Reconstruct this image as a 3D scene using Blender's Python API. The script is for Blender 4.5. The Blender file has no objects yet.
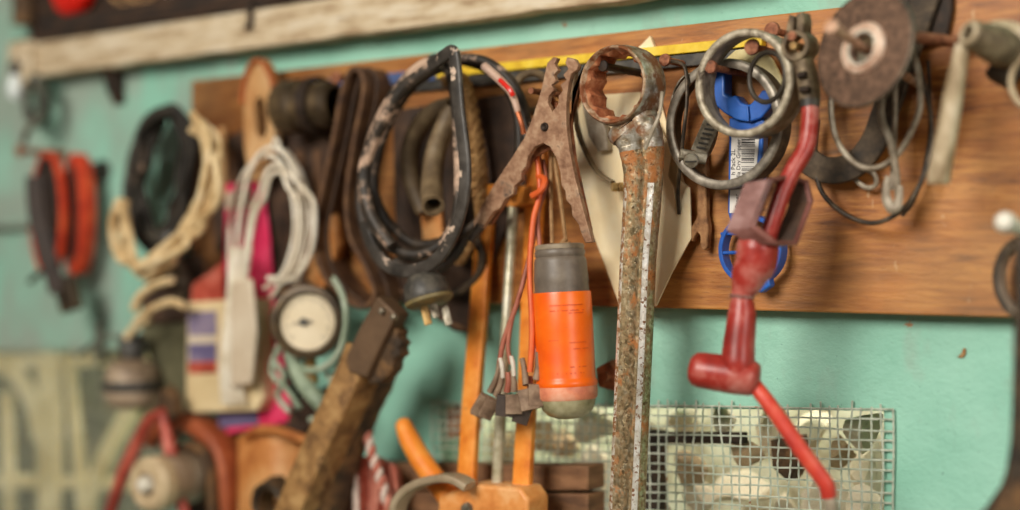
import bpy, bmesh, math, random
from mathutils import Vector, Matrix, noise
random.seed(7)
PI = math.pi
SC = bpy.context.scene
COL = SC.collection
# ------------------------------------------------------------------ camera frame
F = 50.0 / 36.0 * 1020.0
PHI = math.radians(37.3)
CR = Vector((math.cos(PHI), math.sin(PHI), 0))
CF = Vector((-math.sin(PHI), math.cos(PHI), 0))
UP = Vector((0, 0, 1))
CAM = Vector((0.0, -0.87, 0.0))
Y3 = Vector((0, 1, 0))
X3 = Vector((1, 0, 0))

def W(px, py, o=18.0):
    """a point of the place: where the sight line meets the plane o mm in front of the wall"""
    d = CF + CR * ((px - 510) / F) + UP * ((255 - py) / F)
    t = (-o / 1000.0 - CAM.y) / d.y
    return CAM + d * t

def S(px, py, o=18.0):
    """metres per picture pixel there"""
    return (W(px, py, o) - CAM).dot(CF) / F

# ------------------------------------------------------------------ materials
def lin(c):
    def f(v):
        v /= 255.0
        return v / 12.92 if v <= 0.04045 else ((v + 0.055) / 1.055) ** 2.4
    return (f(c[0]), f(c[1]), f(c[2]), 1)

class NT:
    def __init__(self, name):
        self.m = bpy.data.materials.new(name)
        self.m.use_nodes = True
        self.t = self.m.node_tree
        self.b = self.t.nodes['Principled BSDF']
        self.co = self.n('ShaderNodeTexCoord').outputs['Object']
    def n(self, k, **kw):
        x = self.t.nodes.new(k)
        for a, v in kw.items():
            setattr(x, a, v)
        return x
    def l(self, a, b):
        self.t.links.new(a, b)
    def mapped(self, st, src=None):
        mp = self.n('ShaderNodeMapping')
        mp.inputs['Scale'].default_value = st
        self.l(src or self.co, mp.inputs['Vector'])
        return mp.outputs['Vector']
    def noise(self, scale, detail=4, st=(1, 1, 1), rough=0.6, dist=0.0):
        x = self.n('ShaderNodeTexNoise')
        x.inputs['Scale'].default_value = scale
        x.inputs['Detail'].default_value = detail
        x.inputs['Roughness'].default_value = rough
        x.inputs['Distortion'].default_value = dist
        self.l(self.mapped(st), x.inputs['Vector'])
        return x.outputs['Fac']
    def ramp(self, fac, stops, interp='LINEAR'):
        r = self.n('ShaderNodeValToRGB')
        r.color_ramp.interpolation = interp
        e = r.color_ramp.elements
        while len(e) < len(stops):
            e.new(0.5)
        for i, (p, c) in enumerate(stops):
            e[i].position = p
            e[i].color = c if len(c) == 4 else lin(c)
        self.l(fac, r.inputs['Fac'])
        return r.outputs['Color']
    def step(self, fac, th, soft=0.03):
        m = self.n('ShaderNodeMapRange')
        m.inputs['From Min'].default_value = th - soft
        m.inputs['From Max'].default_value = th + soft
        self.l(fac, m.inputs['Value'])
        return m.outputs['Result']
    def math(self, op, a, b):
        m = self.n('ShaderNodeMath', operation=op)
        for i, v in enumerate((a, b)):
            if isinstance(v, (int, float)):
                m.inputs[i].default_value = v
            else:
                self.l(v, m.inputs[i])
        return m.outputs[0]
    def mix(self, fac, a, b):
        m = self.n('ShaderNodeMix', data_type='RGBA')
        if isinstance(fac, (int, float)):
            m.inputs[0].default_value = fac
        else:
            self.l(fac, m.inputs[0])
        for i, v in ((6, a), (7, b)):
            if isinstance(v, tuple):
                m.inputs[i].default_value = v if len(v) == 4 else lin(v)
            else:
                self.l(v, m.inputs[i])
        return m.outputs[2]
    def val(self, v, socket):
        if isinstance(v, (int, float)):
            self.b.inputs[socket].default_value = v
        else:
            self.l(v, self.b.inputs[socket])
    def bump(self, h, strength=0.3, dist=0.001):
        b = self.n('ShaderNodeBump')
        b.inputs['Strength'].default_value = strength
        b.inputs['Distance'].default_value = dist
        self.l(h, b.inputs['Height'])
        self.l(b.outputs['Normal'], self.b.inputs['Normal'])
    def done(self, color, rough=0.6, metal=0.0):
        if isinstance(color, tuple):
            self.b.inputs['Base Color'].default_value = color if len(color) == 4 else lin(color)
        else:
            self.l(color, self.b.inputs['Base Color'])
        self.val(rough, 'Roughness')
        self.val(metal, 'Metallic')
        return self.m

def pm(name, c, c2=None, c3=None, scale=90, rough=0.6, metal=0.0, bump=0.25, bd=0.0008, st=(1, 1, 1), spots=None, lo=0.35, hi=0.65, alpha=None, sss=0, trans=0):
    """noise blended colours; spots = (colour, scale, threshold, softness, rough, metal)"""
    k = NT(name)
    c2 = c2 or tuple(v * 0.75 for v in c)
    n1 = k.noise(scale, 6, st)
    stops = [(lo, c2), (hi, c)]
    if c3:
        stops = [(lo, c2), ((lo + hi) / 2, c), (hi, c3)]
    col = k.ramp(n1, stops)
    r, m = rough, metal
    for sp in (spots or []):
        ns = k.noise(sp[1], 7, st if len(sp) < 7 else sp[6], 0.65)
        f = k.step(ns, sp[2], sp[3])
        col = k.mix(f, col, sp[0])
        if isinstance(r, (int, float)):
            a = r
            mr = k.n('ShaderNodeMapRange'); k.l(f, mr.inputs['Value'])
            mr.inputs['To Min'].default_value = a; mr.inputs['To Max'].default_value = sp[4]
            r = mr.outputs['Result']
            mm = k.n('ShaderNodeMapRange'); k.l(f, mm.inputs['Value'])
            mm.inputs['To Min'].default_value = metal; mm.inputs['To Max'].default_value = sp[5]
            m = mm.outputs['Result']
    if bump:
        k.bump(k.noise(scale * 4, 6, st), bump, bd)
    if sss:
        k.b.inputs['Subsurface Weight'].default_value = sss
        k.b.inputs['Subsurface Radius'].default_value = (0.004, 0.003, 0.002)
    if trans:
        k.b.inputs['Transmission Weight'].default_value = trans
    return k.done(col, r, m)

M = {}
# --- setting
def wall_mat():
    k = NT('mint_plaster')
    base = k.ramp(k.noise(9, 5), [(0.3, (130, 187, 164)), (0.5, (146, 200, 178)), (0.72, (162, 212, 191))])
    # bare grey cement showing through towards the far end of the wall
    sep = k.n('ShaderNodeSeparateXYZ'); k.l(k.co, sep.inputs[0])
    gx = k.n('ShaderNodeMapRange'); k.l(sep.outputs['X'], gx.inputs['Value'])
    gx.inputs['From Min'].default_value = -0.85; gx.inputs['From Max'].default_value = -1.2
    gx.inputs['To Min'].default_value = 0.0; gx.inputs['To Max'].default_value = 0.215
    f = k.step(k.math('ADD', k.noise(14, 6, (1, 1, 0.55)), gx.outputs['Result']), 0.68, 0.1)
    base = k.mix(k.math('MULTIPLY', f, 0.8), base, (156, 162, 150))
    d = k.step(k.noise(26, 6, (1.6, 1, 0.5)), 0.68, 0.06)
    base = k.mix(k.math('MULTIPLY', d, 0.3), base, (112, 150, 128))
    ch = k.step(k.noise(60, 4), 0.715, 0.012)
    base = k.mix(ch, base, (176, 128, 88))
    sp = k.step(k.noise(260, 3), 0.70, 0.02)
    base = k.mix(k.math('MULTIPLY', sp, 0.6), base, (66, 100, 88))
    h = k.math('ADD', k.noise(160, 8, rough=0.7), k.math('MULTIPLY', k.noise(24, 5), 1.6))
    k.bump(h, 0.5, 0.0026)
    return k.done(base, 0.62)
M['wall'] = wall_mat()

def board_mat():
    k = NT('worn_brown_board')
    g = k.noise(22, 8, (1, 1, 9), 0.6, 0.6)
    col = k.ramp(g, [(0.3, (100, 52, 16)), (0.47, (160, 94, 34)), (0.68, (200, 136, 64))])
    big = k.step(k.noise(11, 5, (1, 1, 1.5)), 0.56, 0.16)
    col = k.mix(k.math('MULTIPLY', big, 0.55), col, (136, 78, 32))
    org = k.step(k.noise(17, 4, (1, 1, 2)), 0.6, 0.1)
    col = k.mix(k.math('MULTIPLY', org, 0.45), col, (196, 118, 44))
    fib = k.step(k.noise(180, 3, (1, 1, 8)), 0.66, 0.05)
    col = k.mix(k.math('MULTIPLY', fib, 0.5), col, (84, 50, 26))
    gl = k.step(k.noise(75, 4, (2.0, 1, 0.6)), 0.71, 0.02)
    col = k.mix(k.math('MULTIPLY', gl, 0.5), col, (206, 178, 136))
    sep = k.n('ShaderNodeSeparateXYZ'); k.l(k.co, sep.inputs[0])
    gx = k.n('ShaderNodeMapRange'); k.l(sep.outputs['X'], gx.inputs['Value'])   # old oil and painted-in shade darken the far half of the board
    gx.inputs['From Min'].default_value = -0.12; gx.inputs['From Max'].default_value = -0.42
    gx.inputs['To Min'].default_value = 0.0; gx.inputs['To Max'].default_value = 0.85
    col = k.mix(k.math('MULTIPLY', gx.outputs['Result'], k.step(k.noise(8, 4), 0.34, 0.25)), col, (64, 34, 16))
    tn = k.step(k.noise(7, 4, (1, 1, 1.6)), 0.52, 0.12)
    col = k.mix(k.math('MULTIPLY', tn, 0.22), col, (206, 166, 110))
    k.bump(k.noise(120, 6, (1, 1, 7)), 0.3, 0.0012)
    return k.done(col, 0.5)
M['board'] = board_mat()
M['beam'] = pm('flaking_cream_timber', (198, 178, 146), (160, 134, 102), (214, 200, 176), 40, 0.75, st=(0.6, 1, 3), spots=[((120, 92, 62), 34, 0.66, 0.05, 0.8, 0)])
M['dark_wood'] = pm('dark_timber', (46, 30, 18), (26, 18, 12), (70, 46, 26), 30, 0.75, st=(1, 1, 3))
M['pale_wood'] = pm('pale_dusty_timber', (216, 200, 148), (190, 170, 112), (230, 218, 176), 30, 0.75)
M['mesh'] = pm('galvanised_wire', (186, 192, 174), (150, 158, 140), (208, 212, 196), 120, 0.5, 0.1, spots=[((140, 92, 52), 60, 0.66, 0.04, 0.8, 0)])
M['rubble'] = pm('whitish_rubble', (222, 208, 180), (186, 164, 130), (240, 230, 208), 40, 0.9, bump=0.5, spots=[((150, 116, 76), 40, 0.64, 0.06, 0.9, 0)])
M['rubble_dim'] = pm('dusty_brick', (176, 150, 112), (132, 106, 74), (200, 178, 140), 40, 0.9, bump=0.5, spots=[((140, 82, 50), 50, 0.6, 0.05, 0.9, 0)])
M['recess'] = pm('recess_plaster', (216, 202, 176), (150, 128, 96), (232, 222, 200), 40, 0.9)
M['concrete'] = pm('grey_floor', (120, 112, 100), (90, 84, 74), None, 10, 0.9)
# --- metals
M['chrome_rust'] = pm('pitted_rusty_chrome', (164, 152, 132), (120, 98, 68), (214, 208, 196), 130, 0.38, 0.7, 0.4, 0.0006,
    spots=[((122, 76, 42), 70, 0.525, 0.06, 0.75, 0.15)])
def shaft_mat():
    k = NT('pitted_chrome_shaft')
    n = k.noise(330, 5)
    base = k.ramp(n, [(0.3, (132, 110, 76)), (0.5, (172, 152, 116)), (0.7, (216, 202, 172))])
    f1 = k.step(k.noise(230, 7, (1.3, 1.3, 0.7), 0.7), 0.52, 0.06)
    sz_ = k.n('ShaderNodeSeparateXYZ'); k.l(k.co, sz_.inputs[0])
    gz = k.n('ShaderNodeMapRange'); k.l(sz_.outputs['Z'], gz.inputs['Value'])   # the rust is thickest under the head
    gz.inputs['From Min'].default_value = 0.10; gz.inputs['From Max'].default_value = 0.19
    gz.inputs['To Min'].default_value = 0.0; gz.inputs['To Max'].default_value = 0.115
    f2 = k.step(k.math('ADD', k.noise(70, 6, (1, 1, 0.8), 0.7), gz.outputs['Result']), 0.58, 0.05)
    base = k.mix(k.math('MULTIPLY', f1, 0.7), base, (120, 92, 56))
    base = k.mix(k.math('MULTIPLY', f2, 0.85), base, (170, 100, 40))
    f3 = k.step(k.noise(480, 4, rough=0.7), 0.6, 0.03)
    base = k.mix(k.math('MULTIPLY', f3, 0.8), base, (82, 48, 22))
    rust = k.math('MAXIMUM', k.math('MULTIPLY', f1, 0.8), f2)
    rr = k.n('ShaderNodeMapRange'); k.l(rust, rr.inputs['Value'])
    rr.inputs['To Min'].default_value = 0.28; rr.inputs['To Max'].default_value = 0.7
    mm = k.n('ShaderNodeMapRange'); k.l(rust, mm.inputs['Value'])
    mm.inputs['To Min'].default_value = 0.9; mm.inputs['To Max'].default_value = 0.25
    k.bump(k.math('ADD', k.noise(240, 6), k.math('MULTIPLY', f3, -0.5)), 0.4, 0.0008)
    return k.done(base, rr.outputs['Result'], mm.outputs['Result'])
M['shaft'] = shaft_mat()
M['rust'] = pm('brown_rust', (146, 86, 52), (96, 54, 32), (180, 116, 74), 110, 0.75, 0.15, 0.5)
M['rust_inner'] = pm('red_brown_rust', (176, 104, 66), (120, 64, 36), (206, 146, 104), 120, 0.7, 0.05, 0.5)
M['rim'] = pm('scuffed_ring_rim', (186, 150, 116), (128, 80, 48), (216, 196, 172), 150, 0.5, 0.35, 0.5, 0.0006, spots=[((128, 72, 38), 85, 0.56, 0.06, 0.75, 0.1)])
M['rubbed'] = pm('rubbed_chrome_edge', (236, 230, 220), (206, 196, 180), (248, 246, 240), 140, 0.3, 0.5, 0.35, 0.0005, spots=[((118, 76, 42), 330, 0.575, 0.03, 0.7, 0.1)])  # rubbed chrome, whitened so the rail's highlight is painted in
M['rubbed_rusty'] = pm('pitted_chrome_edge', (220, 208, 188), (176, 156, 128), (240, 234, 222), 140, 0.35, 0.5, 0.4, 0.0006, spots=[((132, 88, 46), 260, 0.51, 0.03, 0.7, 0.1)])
M['fork'] = pm('tan_rust', (150, 106, 66), (110, 72, 42), (176, 132, 88), 110, 0.7, 0.1, 0.4)
M['nail'] = pm('rusty_nail', (140, 84, 56), (96, 56, 36), (168, 112, 80), 200, 0.7, 0.2, 0.4)
M['nail_tan'] = pm('pale_rusty_nail', (190, 148, 118), (150, 104, 76), (210, 172, 146), 200, 0.6, 0.2, 0.4)
M['dark_nail'] = pm('dark_bolt', (60, 42, 28), (34, 24, 16), None, 140, 0.65, 0.35)
M['plate'] = pm('rust_brown_plate', (156, 118, 90), (122, 84, 60), (182, 148, 118), 110, 0.55, 0.3, 0.45, spots=[((70, 52, 46), 55, 0.62, 0.05, 0.6, 0.4)])
M['ring'] = pm('dusty_grey_metal', (138, 128, 114), (104, 96, 84), (168, 158, 142), 90, 0.45, 0.35, 0.15, 0.0004)
M['ring_edge'] = pm('ring_rubbed_edge', (162, 150, 128), (118, 104, 84), (190, 178, 156), 140, 0.5, 0.25, 0.2, 0.0004, spots=[((64, 48, 34), 90, 0.62, 0.05, 0.7, 0.1)])
M['rubber'] = pm('dusty_black_rubber', (66, 52, 36), (40, 32, 22), (92, 76, 56), 90, 0.75)
M['oring'] = pm('dark_oring', (66, 56, 44), (44, 38, 30), None, 90, 0.5)
M['wire_dark'] = pm('dark_wire', (70, 58, 46), (48, 40, 32), (104, 90, 72), 120, 0.5, 0.4)
M['wire_grey'] = pm('grey_cable', (150, 136, 116), (114, 100, 80), (178, 166, 146), 80, 0.5, 0.1)
M['zinc'] = pm('dull_zinc', (140, 130, 112), (98, 88, 72), (176, 168, 150), 150, 0.4, 0.6, 0.4)
M['steel_grey'] = pm('grey_cast_steel', (110, 92, 68), (76, 60, 42), (144, 126, 98), 130, 0.6, 0.25, 0.45)
M['disc'] = pm('worn_abrasive_disc', (100, 74, 56), (72, 52, 40), (124, 94, 74), 260, 0.85, 0.0, 0.6, 0.001, spots=[((150, 112, 90), 30, 0.66, 0.06, 0.85, 0)])
M['disc_hub'] = pm('pale_pink_washer', (216, 184, 160), (176, 134, 110), (232, 210, 190), 90, 0.5, 0.2)
M['white_metal'] = pm('white_enamel', (226, 220, 204), (198, 188, 170), None, 90, 0.4)
M['chalk_rod'] = pm('pale_worn_paint', (180, 160, 128), (134, 112, 80), (206, 190, 162), 70, 0.6, 0.05, 0.3, st=(1, 1, 0.5), spots=[((128, 98, 62), 46, 0.64, 0.05, 0.7, 0.1)])
M['dark_steel'] = pm('dark_oily_steel', (62, 50, 36), (38, 32, 26), (92, 72, 48), 60, 0.5, 0.3, 0.4)
# --- plastics etc
M['red'] = pm('red_rubber', (160, 46, 36), (128, 34, 28), (184, 72, 60), 40, 0.35, 0, 0.15, spots=[((188, 124, 112), 40, 0.6, 0.1, 0.5, 0)])
M['red_bright'] = pm('bright_red_rubber', (208, 66, 48), (180, 50, 40), (222, 98, 74), 40, 0.45, 0, 0.15)
M['maroon'] = pm('dusty_maroon_rubber', (132, 88, 80), (98, 56, 48), (160, 122, 116), 46, 0.4, 0, 0.2)
M['maroon_dark'] = pm('dark_maroon_lip', (104, 58, 48), (76, 40, 32), (130, 80, 70), 60, 0.45)
M['blue'] = pm('blue_plastic', (34, 90, 176), (26, 74, 152), (50, 108, 194), 30, 0.35, 0, 0.05)
M['label'] = pm('white_label', (232, 226, 218), (222, 214, 204), None, 30, 0.55, 0, 0.03)
M['ink'] = pm('black_print', (62, 54, 52), (48, 42, 42), None, 60, 0.6, 0, 0)
M['orange'] = pm('bright_orange_plastic', (246, 104, 8), (236, 90, 4), (250, 120, 22), 30, 0.35, 0, 0.06, spots=[((206, 92, 24), 80, 0.7, 0.02, 0.45, 0, (0.6, 0.6, 5))])
M['orange_print'] = pm('worn_brown_print', (222, 88, 8), (212, 80, 6), None, 60, 0.45, 0, 0)
M['salmon'] = pm('salmon_scuffed_plastic', (226, 140, 104), (200, 112, 82), (232, 168, 138), 60, 0.45, 0, 0.1)
M['cap'] = pm('grey_plastic_cap', (104, 92, 80), (88, 78, 68), (120, 108, 94), 50, 0.45, 0, 0.12)
M['cap_rim'] = pm('dusty_cap_top', (138, 122, 100), (112, 98, 80), (160, 144, 120), 60, 0.6)
M['dome'] = pm('cloudy_lens', (150, 142, 106), (120, 112, 78), (174, 166, 132), 60, 0.25, 0, 0.1)
M['cord'] = pm('tan_cord', (176, 138, 94), (142, 104, 66), None, 160, 0.85)
M['orange_paint'] = pm('orange_painted_steel', (230, 138, 44), (210, 112, 28), (240, 158, 70), 60, 0.45, 0, 0.15, spots=[((150, 84, 44), 70, 0.68, 0.03, 0.6, 0.1)])
M['orange_dull'] = pm('orange_dull_plastic', (232, 134, 40), (214, 112, 30), (238, 156, 66), 40, 0.5, 0, 0.1)
M['orange_pale'] = pm('sun_faded_orange', (222, 146, 76), (198, 116, 50), (232, 172, 112), 40, 0.5, 0, 0.1)
M['rod_grey'] = pm('pale_galvanised_rod', (188, 180, 152), (156, 146, 116), (208, 202, 182), 90, 0.4, 0.35)
M['band_grey'] = pm('grey_brown_band', (172, 154, 126), (140, 120, 94), None, 50, 0.55, 0.1)
M['wire_orange'] = pm('orange_wire', (224, 104, 46), (204, 84, 34), None, 60, 0.45)
M['wire_pink'] = pm('brown_pink_wire', (172, 100, 76), (146, 78, 58), None, 60, 0.5)
M['connector'] = pm('dusty_brown_connector', (130, 104, 82), (98, 76, 58), (154, 130, 106), 90, 0.65)
M['connector_dark'] = pm('dark_connector', (84, 68, 58), (60, 50, 44), None, 90, 0.6)
M['crimp'] = pm('white_crimp', (216, 206, 190), (190, 178, 160), None, 90, 0.45)
M['paper'] = pm('yellowed_paper', (240, 220, 178), (228, 202, 156), (246, 232, 200), 18, 0.6, 0, 0.1, sss=0.1)
M['cable_black'] = pm('scuffed_black_cable', (44, 34, 24), (28, 22, 16), (66, 54, 42), 60, 0.55, 0, 0.15, spots=[((186, 154, 130), 34, 0.605, 0.03, 0.6, 0)])
M['cable_edge'] = pm('scuffed_flat_cable', (60, 54, 48), (42, 38, 34), (80, 74, 68), 60, 0.4, 0, 0.15, spots=[((204, 178, 156), 75, 0.62, 0.02, 0.6, 0)])
M['copper'] = pm('bare_copper_end', (196, 112, 66), (160, 84, 48), None, 90, 0.5, 0.4)
M['pale_red'] = pm('peeled_pale_sleeve', (206, 176, 156), (176, 140, 120), None, 60, 0.6)
M['cable_worn'] = pm('worn_pale_cable', (52, 42, 32), (32, 26, 20), (78, 64, 52), 60, 0.55, 0, 0.2, spots=[((192, 160, 136), 30, 0.53, 0.03, 0.65, 0)])
M['rope'] = pm('tan_fibre_rope', (164, 122, 72), (124, 86, 46), (190, 150, 98), 150, 0.85, 0, 0.4)
M['hose'] = pm('olive_grey_hose', (110, 90, 64), (82, 66, 46), (132, 112, 82), 50, 0.6)
M['belt'] = pm('brown_leather_belt', (92, 62, 38), (66, 42, 26), (116, 82, 52), 70, 0.75, 0, 0.35)
M['leather_dark'] = pm('dark_leather', (62, 42, 28), (44, 30, 20), (80, 56, 38), 60, 0.7)
M['yellow'] = pm('yellow_paint', (226, 190, 40), (206, 164, 30), (234, 204, 76), 60, 0.5)
M['blue_paint'] = pm('dull_blue_paint', (84, 104, 150), (66, 84, 126), None, 60, 0.5)
M['black_paint'] = pm('grimy_black_paint', (58, 54, 48), (40, 38, 34), (86, 80, 70), 80, 0.5)
M['brass'] = pm('dull_brass', (168, 134, 80), (128, 98, 54), (190, 160, 104), 100, 0.45, 0.5)
M['plug_stripe'] = pm('yellowish_plug_band', (92, 82, 56), (140, 122, 74), None, 60, 0.5)
M['yellow_rust'] = pm('ochre_worn_handle', (152, 112, 64), (100, 68, 36), (184, 146, 94), 50, 0.65, 0.05, 0.4, spots=[((98, 66, 36), 40, 0.6, 0.05, 0.7, 0.1)])
M['dark_rust'] = pm('dark_rusty_iron', (86, 62, 38), (54, 40, 26), (122, 88, 52), 70, 0.7, 0.15, 0.8, 0.002)
M['wrench_brown'] = pm('dull_brown_iron', (112, 86, 62), (90, 68, 48), None, 40, 0.55, 0.15)
M['dial'] = pm('cream_dial', (224, 208, 178), (212, 194, 160), None, 40, 0.5, 0, 0.02)
M['gauge_case'] = pm('dark_brass_case', (80, 64, 44), (56, 44, 30), (108, 88, 60), 60, 0.45, 0.4)
M['green_hose'] = pm('pale_green_tube', (150, 164, 138), (120, 136, 112), (176, 186, 164), 40, 0.5)
M['white_wire'] = pm('cream_white_cable', (226, 214, 192), (202, 186, 160), (238, 230, 214), 40, 0.45)
M['white_card'] = pm('white_printed_card', (212, 196, 172), (194, 174, 148), None, 30, 0.55, 0, 0.02)
M['magenta'] = pm('magenta_card', (222, 50, 96), (204, 36, 82), (230, 84, 120), 30, 0.5, 0, 0.02)
M['beige'] = pm('beige_carton', (224, 202, 158), (206, 180, 134), None, 24, 0.6, 0, 0.03)
M['purple_print'] = pm('dull_purple_print', (146, 130, 146), (106, 96, 130), None, 30, 0.6, 0, 0)
M['navy_print'] = pm('navy_print', (108, 98, 132), (92, 82, 118), None, 30, 0.6, 0, 0)
M['tan_wood'] = pm('tan_wooden_peg', (190, 144, 92), (164, 108, 56), (206, 168, 122), 50, 0.65, st=(1, 1, 0.3))
M['tan_wood_dark'] = pm('stained_peg_edge', (176, 98, 46), (150, 76, 32), None, 50, 0.65)
M['cream_rope'] = pm('cream_cord', (216, 188, 140), (180, 146, 98), (230, 208, 168), 60, 0.8)
M['strap_red'] = pm('orange_red_webbing', (208, 64, 26), (176, 44, 16), (222, 88, 44), 60, 0.7)
M['strap_dark'] = pm('dark_strap_lining', (56, 40, 30), (40, 28, 22), None, 60, 0.7)
M['red_gloss'] = pm('glossy_red_plastic', (220, 38, 22), (190, 24, 14), None, 30, 0.25, 0, 0)
M['lamp_glass'] = pm('frosted_glass_bulb', (226, 232, 230), (206, 214, 212), None, 30, 0.15, 0, 0)
M['grey_lump'] = pm('grey_knotted_wire', (96, 96, 84), (66, 66, 58), (128, 126, 112), 60, 0.65)
M['pink_red'] = pm('faded_red_handle', (176, 74, 56), (140, 50, 38), (204, 116, 98), 40, 0.45)
M['leather_tan'] = pm('tan_leather', (196, 128, 66), (160, 90, 40), (216, 162, 104), 24, 0.6)
M['orange_brown'] = pm('red_brown_casing', (150, 72, 36), (116, 52, 26), (176, 96, 56), 30, 0.55)
M['cream_metal'] = pm('cream_roller_end', (206, 184, 148), (170, 144, 108), None, 50, 0.5)
M['drum'] = pm('brown_grey_drum', (150, 128, 104), (112, 92, 72), (176, 156, 132), 40, 0.5, 0.1)
M['black_cord'] = pm('matt_black_cord', (36, 30, 22), (24, 20, 15), (52, 44, 34), 60, 0.75)
M['olive'] = pm('dark_olive_board', (92, 88, 62), (66, 62, 44), (112, 106, 78), 30, 0.8)
M['twist_red'] = pm('red_cloth', (190, 112, 92), (160, 80, 62), (208, 142, 122), 40, 0.8)
M['twist_white'] = pm('white_twine', (226, 206, 192), (196, 172, 158), None, 80, 0.8)
M['brown_box'] = pm('brown_crate_board', (122, 84, 54), (92, 62, 40), (146, 104, 70), 24, 0.7, st=(1, 1, 4))

# ------------------------------------------------------------------ mesh kit
class MB:
    def __init__(self):
        self.v, self.f = [], []
    def add(self, vs, fs):
        b = len(self.v)
        self.v += [Vector(v) for v in vs]
        self.f += [tuple(b + i for i in f) for f in fs]
        return self

def loft(mb, loops, closed_u=True, closed_v=False, cap=True):
    n = len(loops[0]); vs = [p for lp in loops for p in lp]; fs = []
    m = len(loops)
    for i in range(m if closed_v else m - 1):
        for j in range(n if closed_u else n - 1):
            a, b = i * n + j, i * n + (j + 1) % n
            c, d = ((i + 1) % m) * n + (j + 1) % n, ((i + 1) % m) * n + j
            fs.append((a, b, c, d))
    if cap and not closed_v and closed_u:
        fs.append(tuple(range(n - 1, -1, -1)))
        fs.append(tuple((m - 1) * n + j for j in range(n)))
    return mb.add(vs, fs)

def catmull(ps, closed=False, k=8):
    ps = [Vector(p) for p in ps]; n = len(ps); out = []
    if n < 3 and not closed:
        return [ps[0].lerp(ps[-1], i / k) for i in range(k + 1)]
    for i in range(n if closed else n - 1):
        g = (lambda q: ps[q % n]) if closed else (lambda q: ps[max(0, min(n - 1, q))])
        p0, p1, p2, p3 = g(i - 1), g(i), g(i + 1), g(i + 2)
        for s in range(k):
            t = s / k
            out.append(0.5 * ((2 * p1) + (p2 - p0) * t + (2 * p0 - 5 * p1 + 4 * p2 - p3) * t * t + (3 * p1 - p0 - 3 * p2 + p3) * t ** 3))
    if not closed:
        out.append(ps[-1])
    return out

def frames(pts, closed, up=None):
    n = len(pts); T = []
    for i in range(n):
        a = pts[(i - 1) % n] if (closed or i) else pts[0]
        b = pts[(i + 1) % n] if (closed or i < n - 1) else pts[-1]
        t = b - a
        T.append(t.normalized() if t.length > 1e-9 else UP.copy())
    N = []
    ref = up or (UP if abs(T[0].z) < 0.9 else X3)
    prev = (ref - T[0] * ref.dot(T[0])).normalized()
    for t in T:
        q = prev - t * prev.dot(t)
        prev = q.normalized() if q.length > 1e-6 else prev
        N.append(prev.copy())
    if closed:   # undo the twist that gathers round the loop
        last = N[-1] - T[0] * N[-1].dot(T[0]); last.normalize()
        ang = math.atan2(T[0].dot(last.cross(N[0])), last.dot(N[0]))
        for i in range(n):
            N[i] = Matrix.Rotation(ang * i / n, 3, T[i]) @ N[i]
    return T, N

def tube_w(mb, pts, r, seg=10, closed=False, hollow=0.0, squash=1.0, wob=0.0):
    """round tube along world points; r a number or one per point"""
    T, N = frames(pts, closed)
    n = len(pts)
    R = r if isinstance(r, (list, tuple)) else [r] * n
    if len(R) != n:
        R = [R[0] + 0 if len(R) == 1 else R[min(len(R) - 1, int(i / max(1, n - 1) * (len(R) - 1)))] * (1 - (i / max(1, n - 1) * (len(R) - 1)) % 1) + R[min(len(R) - 1, int(i / max(1, n - 1) * (len(R) - 1)) + 1)] * ((i / max(1, n - 1) * (len(R) - 1)) % 1) for i in range(n)]
    loops = []
    for i, p in enumerate(pts):
        B = T[i].cross(N[i])
        rr = R[i] * (1 + (wob * noise.noise(p * 180) if wob else 0))
        loops.append([p + (N[i] * math.cos(2 * PI * j / seg) + B * math.sin(2 * PI * j / seg) * squash) * rr for j in range(seg)])
    if hollow and not closed:
        inn = []
        for i in list(range(n - 1, -1, -1)):
            inn.append([pts[i] + (q - pts[i]) * hollow for q in loops[i]])
        return loft(mb, loops + inn, closed_v=True)
    return loft(mb, loops, closed_v=closed)

def tube(mb, pp, rpx, seg=10, closed=False, k=8, hollow=0.0, squash=1.0, wob=0.0):
    """the same through picked points (x, y, distance in mm from the wall), radius in picture pixels there"""
    ws = [W(*p) for p in pp]
    pts = catmull(ws, closed, k)
    s = sum(S(*p) for p in pp) / len(pp)
    r = [q * s for q in rpx] if isinstance(rpx, (list, tuple)) else rpx * s
    return tube_w(mb, pts, r, seg, closed, hollow, squash, wob)

def sweep(mb, pts, prof, up, closed=False):
    """profile [(a, b)]: a along 'up' squared to the path, b along the other normal"""
    n = len(pts); loops = []
    for i, p in enumerate(pts):
        a = pts[(i - 1) % n] if (closed or i) else pts[0]
        b = pts[(i + 1) % n] if (closed or i < n - 1) else pts[-1]
        t = (b - a).normalized()
        u = (up - t * up.dot(t)).normalized()
        v = t.cross(u)
        loops.append([p + u * x + v * y for x, y in prof])
    return loft(mb, loops, closed_v=closed)

def rrect(w, h, r=None, k=3):
    r = min(w, h) * 0.3 if r is None else r
    out = []
    for cx, cy, a0 in ((w / 2 - r, h / 2 - r, 0), (-w / 2 + r, h / 2 - r, PI / 2), (-w / 2 + r, -h / 2 + r, PI), (w / 2 - r, -h / 2 + r, 1.5 * PI)):
        for i in range(k + 1):
            a = a0 + PI / 2 * i / k
            out.append((cx + r * math.cos(a), cy + r * math.sin(a)))
    return out

def band(mb, pp, width, thick, closed=False, k=8, up=Y3):
    """flat strip whose width runs along 'up'; sizes in mm"""
    pts = catmull([W(*p) for p in pp], closed, k)
    return sweep(mb, pts, rrect(width / 1000, thick / 1000), up, closed)

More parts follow.
